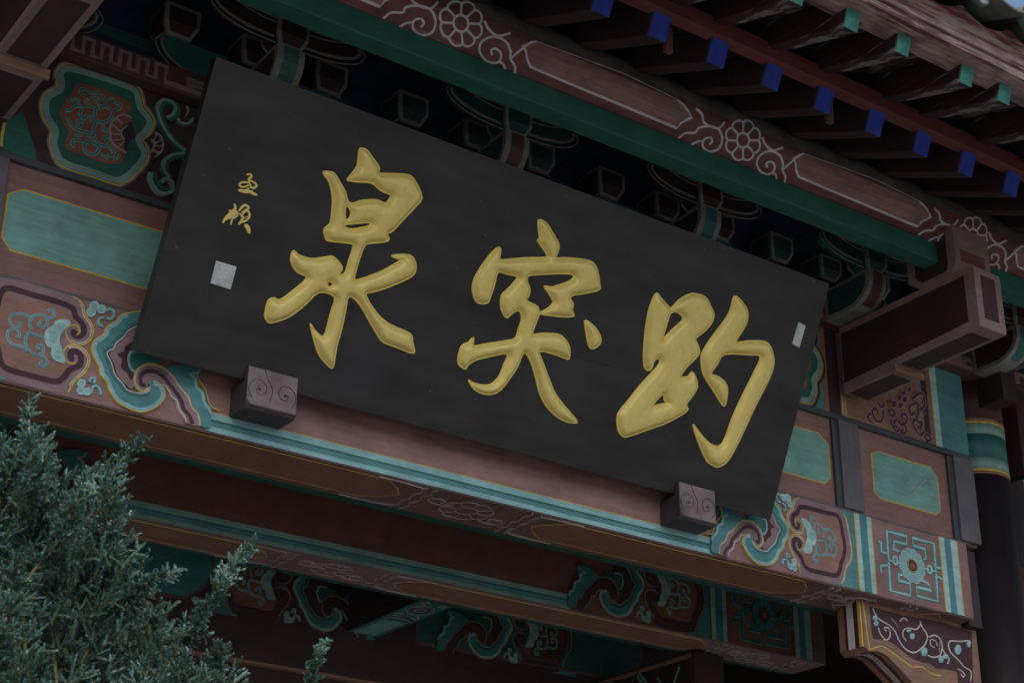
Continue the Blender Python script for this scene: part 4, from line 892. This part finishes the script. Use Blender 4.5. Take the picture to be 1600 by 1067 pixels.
def densify(P, closed=True, step=.006):
    out = []
    n = len(P)
    for i in range(n if closed else n - 1):
        a, b_ = P[i], P[(i + 1) % n]; k = max(1, int((b_ - a).length / step))
        for j in range(k): out.append(a.lerp(b_, j / k))
    return out
def glyph(name, contours, label=None, rr=.0165, hh=.021, step=.0065, parent=plaque):
    """contours: list of (outer, [holes]) in plaque units; a swollen raised stroke with a thin rim"""
    bmA = bmesh.new(); bmR = bmesh.new()
    for outer, holes in contours:
        loops = [densify(catmull(c, True, 3)) for c in [outer] + holes]
        loops = [[Vector((p[0], p[1])) for p in c] for c in loops]
        seg = []; 
        for c in loops: seg += [(c[i], c[(i + 1) % len(c)]) for i in range(len(c))]
        A = np.array([[s_[0].x, s_[0].y] for s_ in seg]); B = np.array([[s_[1].x, s_[1].y] for s_ in seg]); D = B - A; LL = (D ** 2).sum(1) + 1e-12
        xs = np.arange(A[:, 0].min(), A[:, 0].max(), step); ys = np.arange(A[:, 1].min(), A[:, 1].max(), step)
        gx, gy = np.meshgrid(xs, ys); gx = gx + (np.arange(len(ys)) % 2)[:, None] * step / 2
        pts = np.stack([gx.ravel(), gy.ravel()], 1)
        def inside(p):
            x, y = p[:, 0:1], p[:, 1:2]
            c = ((A[None, :, 1] > y) != (B[None, :, 1] > y)) & (x < (B[None, :, 0] - A[None, :, 0]) * (y - A[None, :, 1]) / (B[None, :, 1] - A[None, :, 1] + 1e-15) + A[None, :, 0])
            return c.sum(1) % 2 == 1
        def dist(p):
            t = np.clip(((p[:, None, :] - A[None]) * D[None]).sum(2) / LL[None], 0, 1); q = A[None] + D[None] * t[..., None]
            return np.sqrt(((p[:, None, :] - q) ** 2).sum(2)).min(1)
        k = inside(pts); pts = pts[k]; d = dist(pts); pts = pts[d > step * .45]
        V2 = [v for c in loops for v in c]; edges = []; o_ = 0
        for c in loops:
            edges += [(o_ + i, o_ + (i + 1) % len(c)) for i in range(len(c))]; o_ += len(c)
        V2 += [Vector((float(p[0]), float(p[1]))) for p in pts]
        vo, eo, fo, *_ = delaunay_2d_cdt(V2, edges, [], 0, 1e-7)
        va = np.array([[v.x, v.y] for v in vo]); dd = dist(va)
        cen = np.array([va[list(f)].mean(0) for f in fo]); ok = inside(cen)
        u_ = np.clip((dd - .0012) / rr, 0, 1); hz = hh * (.62 * np.sin(u_ * math.pi / 2) ** 1.25 + .38 * np.clip(dd / (rr * 2.6), 0, 1) ** .8) + .002
        bv = [bmA.verts.new((va[i, 0], -hz[i], va[i, 1])) for i in range(len(va))]
        for f, q in zip(fo, ok):
            if q:
                try: bmA.faces.new([bv[i] for i in f])
                except ValueError: pass
        # rim
        for c in loops:
            n = len(c); rows = []
            for i in range(n):
                t = (c[(i + 1) % n] - c[(i - 1) % n]); t = t.normalized() if t.length > 1e-9 else Vector((1, 0)); s_ = Vector((-t.y, t.x))
                rows.append([bmR.verts.new((c[i].x + s_.x * w, -hz_, c[i].y + s_.y * w)) for w, hz_ in ((.0028, 0), (.0018, .0045), (-.0018, .0045), (-.0028, 0))])
            for i in range(n):
                for q in range(3): bmR.faces.new((rows[i][q], rows[i][q + 1], rows[(i + 1) % n][q + 1], rows[(i + 1) % n][q]))
    bmesh.ops.delete(bmA, geom=[v for v in bmA.verts if not v.link_faces], context='VERTS')
    bmesh.ops.recalc_face_normals(bmA, faces=bmA.faces)
    f0 = sum(f.normal.y * f.calc_area() for f in bmA.faces)
    if f0 > 0: bmesh.ops.reverse_faces(bmA, faces=bmA.faces)
    o = build(name, bmA, goldm, parent, smooth=True); o.matrix_world = MW
    bmesh.ops.recalc_face_normals(bmR, faces=bmR.faces); r = build('rim', bmR, rimm, o, smooth=True)
    if label: o['label'] = label
    return o
def zc_(p, ox, oy, s): return [to_uv(q) for q in cv(p, ox, oy, s)]
q1 = lambda p: zc_(p, 400, 200, 2.6667)
glyph('gold_character', [(q1([(440, 86), (462, 94), (485, 125), (512, 165), (512, 188), (560, 191), (632, 196), (662, 222), (690, 290), (662, 330), (610, 385), (568, 430), (546, 441), (553, 462), (538, 474), (470, 482), (453, 490), (435, 530), (414, 600), (410, 632), (440, 628), (520, 598), (580, 565), (604, 550), (590, 545), (566, 535), (576, 529), (640, 530), (662, 558), (664, 595), (645, 620), (600, 643), (540, 667), (480, 685), (457, 690), (470, 725), (510, 780), (560, 820), (640, 856), (650, 890), (657, 938), (600, 920), (555, 903), (520, 885), (480, 820), (430, 735), (386, 702), (372, 760), (355, 840), (335, 910), (320, 995), (300, 990), (265, 950), (245, 900), (225, 818), (236, 832), (255, 855), (276, 868), (290, 850), (310, 770), (326, 705), (262, 685), (200, 740), (140, 785), (90, 805), (55, 812), (37, 790), (38, 765), (50, 720), (75, 708), (100, 715), (150, 680), (210, 625), (170, 600), (145, 560), (147, 525), (158, 512), (178, 530), (230, 545), (290, 538), (318, 535), (345, 560), (358, 585), (345, 610), (358, 612), (372, 600), (385, 555), (404, 492), (380, 480), (300, 470), (288, 455), (282, 425), (300, 406), (310, 392), (318, 300), (305, 230), (278, 188), (295, 182), (325, 190), (350, 230), (372, 270), (380, 302), (400, 315), (440, 303), (500, 300), (535, 314), (553, 300), (560, 280), (520, 262), (480, 230), (430, 226), (384, 220), (384, 208), (420, 160), (428, 95)]),
        [q1([(374, 325), (386, 332), (395, 352), (390, 374), (374, 384), (369, 352)]), q1([(369, 412), (400, 422), (470, 408), (470, 395), (420, 398), (373, 403)]), q1([(295, 650), (305, 638), (320, 650), (308, 664)])])],
      'gold character at the left, the third of the big ones')
q2 = lambda p: zc_(p, 700, 330, 3.05)
glyph('gold_character', [(q2([(430, 42), (465, 55), (495, 100), (527, 160), (520, 200), (514, 222), (560, 222), (640, 230), (690, 245), (712, 290), (720, 345), (718, 375), (650, 392), (590, 402), (582, 420), (595, 440), (590, 470), (597, 500), (540, 503), (470, 495), (436, 490), (428, 505), (415, 540), (402, 585), (450, 582), (525, 587), (560, 615), (578, 655), (575, 703), (555, 700), (500, 680), (435, 668), (450, 720), (480, 800), (510, 870), (560, 935), (612, 998), (600, 1008), (555, 1000), (500, 965), (455, 910), (430, 850), (410, 770), (386, 702), (358, 675), (330, 740), (290, 800), (250, 850), (210, 872), (160, 868), (120, 845), (97, 805), (120, 818), (165, 828), (200, 825), (240, 790), (265, 730), (280, 680), (200, 692), (130, 710), (95, 732), (80, 752), (50, 730), (48, 690), (65, 640), (95, 625), (120, 602), (122, 640), (180, 632), (260, 620), (318, 605), (335, 560), (350, 510), (335, 472), (300, 490), (280, 508), (262, 490), (250, 450), (255, 400), (290, 365), (320, 330), (330, 312), (280, 300), (245, 290), (232, 300), (220, 350), (200, 410), (185, 438), (145, 438), (125, 415), (115, 370), (125, 320), (160, 260), (205, 200), (240, 172), (250, 190), (247, 231), (300, 228), (380, 222), (463, 220), (468, 205), (445, 170), (425, 140), (435, 130), (430, 90)]),
        [q2([(382, 309), (450, 301), (560, 298), (594, 305), (590, 325), (550, 345), (515, 355), (500, 362), (457, 358), (475, 385), (495, 420), (498, 438), (470, 465), (436, 480), (425, 455), (400, 440), (372, 425), (385, 400), (388, 370), (376, 335)])]),
        (q2([(650, 525), (670, 528), (705, 560), (725, 600), (722, 632), (690, 655), (672, 645), (660, 600)]), [])], 'gold character in the middle of the plaque')
q3 = lambda p: zc_(p, 940, 430, 3.3333)
glyph('gold_character', [(q3([(285, 92), (305, 115), (340, 155), (360, 170), (400, 130), (450, 100), (490, 96), (540, 115), (565, 160), (583, 205), (570, 250), (530, 295), (488, 330), (500, 365), (508, 405), (480, 440), (440, 480), (410, 528), (450, 525), (468, 503), (485, 525), (497, 580), (470, 630), (440, 670), (447, 700), (400, 735), (320, 775), (220, 810), (125, 842), (95, 825), (82, 795), (82, 725), (130, 660), (200, 572), (262, 505), (296, 465), (300, 443), (288, 432), (270, 450), (258, 485), (240, 495), (220, 475), (217, 400), (225, 300), (240, 200), (262, 130)]),
        [q3([(362, 196), (385, 190), (415, 210), (418, 235), (380, 270), (335, 315), (314, 336), (330, 280), (350, 215)]), q3([(318, 618), (325, 650), (336, 664), (290, 675), (258, 688), (280, 655)])]),
        (q3([(690, 108), (730, 140), (757, 185), (757, 235), (740, 275), (700, 345), (760, 342), (850, 345), (885, 390), (895, 465), (870, 540), (830, 620), (780, 720), (720, 850), (660, 960), (610, 997), (580, 990), (545, 965), (510, 890), (485, 820), (475, 778), (490, 795), (530, 845), (570, 880), (610, 888), (640, 850), (680, 740), (730, 630), (790, 510), (825, 425), (770, 415), (640, 412), (600, 465), (568, 512), (600, 525), (635, 550), (653, 585), (650, 640), (638, 680), (620, 665), (580, 600), (530, 520), (517, 460), (520, 410), (560, 340), (620, 260), (665, 190)]), [])], 'gold character at the right end of the plaque')
def sig(name, strokes, label):
    g = Paint(splane)
    for p, w in strokes: g.rib('gold', cv(p, 300, 250, 4.846), w, taper=True, h=.003)
    b_ = g.b[0][1]
    for _, q in g.b[1:]:
        me_ = bpy.data.meshes.new('t'); q.to_mesh(me_); b_.from_mesh(me_); bpy.data.meshes.remove(me_)
    bmesh.ops.transform(b_, matrix=INV, verts=b_.verts); bmesh.ops.recalc_face_normals(b_, faces=b_.faces)
    o = build(name, b_, goldm, plaque); o.matrix_world = MW; o['label'] = label
sig('signature_character', [([(410, 112), (440, 110), (447, 128), (427, 148), (434, 172)], .008), ([(440, 180), (410, 200), (375, 205), (357, 190), (372, 172), (410, 170), (440, 178)], .007), ([(432, 152), (470, 172), (486, 196), (465, 213), (443, 205), (440, 182)], .008), ([(348, 226), (400, 240), (460, 240)], .012), ([(425, 240), (460, 255), (492, 266)], .010), ([(432, 212), (402, 232), (352, 240)], .007)], 'upper small gold signature character')
sig('signature_character', [([(318, 330), (326, 368), (292, 402), (250, 445), (230, 478)], .010), ([(275, 378), (302, 402), (282, 450)], .008), ([(290, 494), (308, 430), (332, 392), (340, 420), (300, 450)], .008), ([(248, 458), (290, 425), (335, 402)], .008), ([(350, 388), (392, 345), (426, 350)], .009), ([(405, 340), (425, 366), (372, 400)], .008), ([(355, 402), (382, 440), (350, 492)], .009), ([(372, 420), (415, 382), (432, 425), (402, 462), (370, 460)], .008), ([(378, 440), (418, 428)], .006), ([(345, 482), (392, 470)], .010), ([(394, 490), (420, 512), (432, 556)], .015)], 'lower small gold signature character')
crk = Paint(splane)
for p in ([(735, 506), (770, 514), (800, 525), (822, 531)], [(870, 548), (930, 566), (985, 580)]): crk.rib('darkmaroon', p, .0022, h=.0006)
crk.emit(plaque, names={'darkmaroon': 'crack'})
sealm = mat('pale_seal', (.60, .65, .66), rough=.5, wear=.18, grain=1.2, scale=120, bump=.5, axis='N')
def seal(px, label):
    uv = [to_uv(p) for p in px]; bm = bmesh.new(); A = [bm.verts.new((p.x, -.0055, p.y)) for p in uv]; B = [bm.verts.new((p.x, 0, p.y)) for p in uv]
    bm.faces.new(A)
    for i in range(len(A)): bm.faces.new((A[i], A[(i + 1) % len(A)], B[(i + 1) % len(A)], B[i]))
    bmesh.ops.recalc_face_normals(bm, faces=bm.faces); bmesh.ops.bevel(bm, geom=list(bm.edges), offset=.0015, segments=1, affect='EDGES')
    o = build('seal', bm, sealm, plaque); o.matrix_world = MW; o['label'] = label
seal(cv([(180, 762), (335, 808), (288, 982), (137, 933)], 300, 250, 4.846), 'square pale seal below the signature')
seal([(1247, 503), (1258, 509), (1248, 543), (1237, 537)], 'narrow pale seal at the right edge')
for x in (.35, 2.2):                                            # iron stays that hold the leaning top
    pass

# ================================================================== THE JUNIPER
tree = thing('juniper_tree', 'blue green juniper bush with upright feathery shoots in front of the gate', 'tree')
needm = bpy.data.materials.new('juniper_needles'); needm.use_nodes = True
def needle_mat(m):
    n = m.node_tree.nodes; l = m.node_tree.links; b = n['Principled BSDF']; b.inputs['Roughness'].default_value = .65; b.inputs['Specular IOR Level'].default_value = .25
    a = n.new('ShaderNodeAttribute'); a.attribute_name = 'tone'; cr = n.new('ShaderNodeValToRGB'); e = cr.color_ramp.elements
    e[0].position = 0; e[0].color = (.028, .058, .036, 1); e[1].position = 1; e[1].color = (.20, .33, .305, 1)
    for p, c in ((.35, (.046, .108, .076, 1)), (.7, (.095, .19, .165, 1))): q = e.new(p); q.color = c
    l.new(a.outputs['Fac'], cr.inputs[0]); l.new(cr.outputs[0], b.inputs['Base Color'])
    try: b.inputs['Subsurface Weight'].default_value = 0.0
    except Exception: pass
needle_mat(needm)
stemm = mat('juniper_stem', (.13, .14, .045), rough=.6, axis='N'); barkm = mat('juniper_bark', (.11, .07, .05), rough=.85, axis='Z', bump=.5)
rng = np.random.default_rng(5)
def tube(bm, P, r0, r1, n=6):
    rows = []
    for i, p in enumerate(P):
        t = (P[min(i + 1, len(P) - 1)] - P[max(i - 1, 0)]).normalized(); a = t.orthogonal().normalized(); b_ = t.cross(a); r = r0 + (r1 - r0) * i / (len(P) - 1)
        rows.append([bm.verts.new(p + a * r * math.cos(2 * math.pi * k / n) + b_ * r * math.sin(2 * math.pi * k / n)) for k in range(n)])
    for A, B in zip(rows, rows[1:]):
        for k in range(n): bm.faces.new((A[k], A[(k + 1) % n], B[(k + 1) % n], B[k]))
class Needles:
    def __init__(self): self.v = []; self.t = []
    def along(self, P, length=.0075, dens=1900, spread=.80, tone=.6, tipfull=True):
        """needles around the shoot P (list of Vectors)"""
        P = np.array([[p.x, p.y, p.z] for p in P]); seg = np.diff(P, axis=0); L_ = np.linalg.norm(seg, axis=1); tot = L_.sum(); n = max(6, int(tot * dens)); cum = np.concatenate([[0], np.cumsum(L_)])
        s = np.sort(rng.uniform(0, tot, n)); i = np.clip(np.searchsorted(cum, s) - 1, 0, len(seg) - 1); f = (s - cum[i]) / L_[i]
        base = P[i] + seg[i] * f[:, None]; tdir = seg[i] / L_[i][:, None]
        rnd = rng.normal(size=(n, 3)); rad = rnd - (rnd * tdir).sum(1)[:, None] * tdir; rad /= np.linalg.norm(rad, axis=1)[:, None] + 1e-9
        q = s / tot; ang = spread * (1 - .45 * q)[:, None] + rng.normal(0, .15, (n, 1)); d = tdir * np.cos(ang) + rad * np.sin(ang)
        ln = length * rng.uniform(.7, 1.2, n) * (1 - .25 * q); side = np.cross(d, rnd); side /= np.linalg.norm(side, axis=1)[:, None] + 1e-9; w = .00108 * rng.uniform(.8, 1.3, n)
        tip = base + d * ln[:, None]; mid = base + d * (ln * .45)[:, None]; nrm = np.cross(side, d)
        quad = np.stack([base, mid + side * w[:, None], tip, mid - side * w[:, None], mid + nrm * (w * .7)[:, None]], 1)
        self.v.append(quad); self.t.append(np.clip(tone + rng.normal(0, .16, n) + .18 * q, 0, 1))
    def mesh(self, name):
        Q = np.concatenate(self.v); n = len(Q); T = np.repeat(np.concatenate(self.t), 5); me = bpy.data.meshes.new(name)
        me.vertices.add(n * 5); me.vertices.foreach_set('co', Q.reshape(-1).astype(np.float32))
        tri = np.array([[0, 1, 4], [1, 2, 4], [2, 3, 4], [3, 0, 4]]); F = (np.arange(n)[:, None, None] * 5 + tri[None]).reshape(-1, 3)
        me.loops.add(len(F) * 3); me.loops.foreach_set('vertex_index', F.reshape(-1).astype(np.int32)); me.polygons.add(len(F)); me.polygons.foreach_set('loop_start', (np.arange(len(F)) * 3).astype(np.int32))
        me.update(calc_edges=True); at = me.attributes.new('tone', 'FLOAT', 'POINT'); at.data.foreach_set('value', T.astype(np.float32)); me.materials.append(needm); return me
def at(x, y, d): return CAM + ray(x, y) * d
DT = 2.6
def shoot(nd, bm, a, b_, curve=.12, **k):
    m_ = (a + b_) / 2 + Vector(rng.normal(0, curve, 3)) * (b_ - a).length * .5
    P = [a.lerp(m_, t).lerp(m_.lerp(b_, t), t) for t in (0, .25, .5, .75, 1)]
    nd.along(P, **k); tube(bm, P, .0011, .0006, 4); return P
leaders = [  # px path, distance, spray reach in metres, tone
    ([(60, 1180), (38, 1000), (42, 850), (52, 760), (46, 690), (45, 622)], 2.50, .042, .55),
    ([(100, 1180), (82, 1000), (76, 880), (72, 790), (66, 720), (64, 672)], 2.56, .045, .62),
    ([(60, 1200), (105, 1000), (150, 880), (168, 800), (178, 735), (222, 690)], 2.62, .050, .55),
    ([(120, 1200), (150, 1050), (165, 930), (172, 850), (176, 790)], 2.70, .050, .65),
    ([(-60, 1150), (0, 985), (50, 895), (100, 835), (128, 770), (150, 735)], 2.46, .040, .55),
    ([(70, 1200), (130, 1030), (190, 950), (232, 912), (279, 889)], 2.55, .036, .55),
    ([(235, 1000), (228, 930), (213, 868)], 2.56, .020, .55),
    ([(200, 1250), (255, 1060), (300, 985), (335, 925), (368, 880), (392, 850)], 2.6, .036, .6),
    ([(440, 1250), (470, 1120), (486, 1060), (497, 1025), (511, 998)], 2.6, .022, .5),
    ([(250, 1250), (310, 1120), (330, 1050), (345, 1008)], 2.66, .040, .6),
    ([(160, 1250), (215, 1100), (240, 1000), (246, 950)], 2.5, .040, .6),
    ([(-40, 1100), (-25, 900), (5, 780), (18, 700)], 2.6, .050, .5),
    ([(10, 1250), (30, 1100), (20, 960), (25, 860)], 2.42, .050, .45),
    ([(330, 1250), (300, 1120), (275, 1040), (262, 985)], 2.72, .045, .6)]
for px, dist, reach, tone in leaders:
    pp = catmull(px, n=6); n = len(pp); nd = Needles(); bm = bmesh.new()
    P = [at(p[0], p[1], dist + .05 * math.sin(i * .35 + dist * 9)) for i, p in enumerate(pp)]
    tube(bm, P, .0032, .0010, 6); bmS = bm
    up_ = Vector((0, 0, 1))
    for i in range(1, n - 1):
        q = i / (n - 1); t = (P[i + 1] - P[i - 1]).normalized(); rch = reach * (1.25 - q * .85)
        for k in range(4 if q < .85 else 3):
            rd = Vector(rng.normal(0, 1, 3)); rd = (rd - t * rd.dot(t)).normalized(); d = (t * .75 + rd * .8).normalized(); ln = rch * rng.uniform(.6, 1.15)
            a = P[i].lerp(P[i + 1], rng.uniform(0, 1)); b_ = a + d * ln; Ps = shoot(nd, bmS, a, b_, tone=tone + rng.normal(0, .08), length=.0068)
            for m in range(int(ln / .011)):
                aa = Ps[1 + m % 3]; td = (Ps[-1] - Ps[0]).normalized(); r2 = Vector(rng.normal(0, 1, 3)); r2 = (r2 - td * r2.dot(td)).normalized(); b2_ = aa + (td * .8 + r2 * .75).normalized() * ln * rng.uniform(.3, .5)
                shoot(nd, bmS, aa, b2_, tone=tone + rng.normal(0, .1), length=.006)
    nd.along(P[int(n * .55):], length=.007, tone=tone, dens=1500)
    b_o = build('branch', bmS, stemm, tree); f = link('foliage', nd.mesh('foliage'), b_o)
# the dense inner mass and the rest of the crown down to the ground
nd = Needles(); bm = bmesh.new()
def in_mass(x, y):
    return y > np.interp(x, [-200, 0, 60, 130, 190, 220, 300, 350, 360], [640, 700, 720, 800, 830, 960, 1010, 1060, 1300])
cnt = 0
while cnt < 1250:
    x = rng.uniform(-150, 360); y = rng.uniform(720, 1200)
    if not in_mass(x, y - 20): continue
    a = at(x, y, rng.uniform(2.48, 2.95)); d = Vector((rng.normal(.1, .45), rng.normal(-.15, .4), 1)).normalized(); cnt += 1
    Ps = shoot(nd, bm, a, a + d * rng.uniform(.03, .06), tone=.42 + rng.normal(0, .16), length=.0075)
    for m in range(3):
        r2 = Vector(rng.normal(0, 1, 3)).normalized(); aa = Ps[1 + m]; shoot(nd, bm, aa, aa + (d * .8 + r2 * .8).normalized() * .022, tone=.55 + rng.normal(0, .15), length=.0065)
f = link('foliage', nd.mesh('foliage'), tree); f['kind'] = 'stuff'; f['label'] = 'dense inner needles'; build('twig', bm, stemm, tree)['kind'] = 'stuff'
nd = Needles(); cx_, cy_ = at(60, 1200, 2.7).x, at(60, 1200, 2.7).y
for i in range(3600):
    z = rng.uniform(.10, 2.15); a = rng.uniform(0, 6.283); r = (.46 - .10 * abs(z - 1.1)) * math.sqrt(rng.uniform(.15, 1)); p = Vector((cx_ - .12 + r * math.cos(a), cy_ + .18 + r * math.sin(a), z))
    if p.z > 1.9 and p.x > cx_ + .20: continue
    d = Vector((math.cos(a) * .6 + rng.normal(0, .5), math.sin(a) * .6 + rng.normal(0, .5), 1 + rng.normal(0, .3))).normalized(); nd.along([p, p + d * .04, p + d * .075], length=.013, dens=620, tone=.48 + rng.normal(0, .12))
f = link('foliage', nd.mesh('foliage'), tree); f['kind'] = 'stuff'; f['label'] = 'lower crown below the picture'
bm = bmesh.new(); T0 = Vector((cx_ - .12, cy_ + .18, 0)); tube(bm, [T0, T0 + Vector((.01, 0, .5)), T0 + Vector((-.02, .01, 1.1)), T0 + Vector((.03, 0, 1.7)), T0 + Vector((.05, 0, 2.05))], .055, .012, 10); build('trunk', bm, barkm, tree)
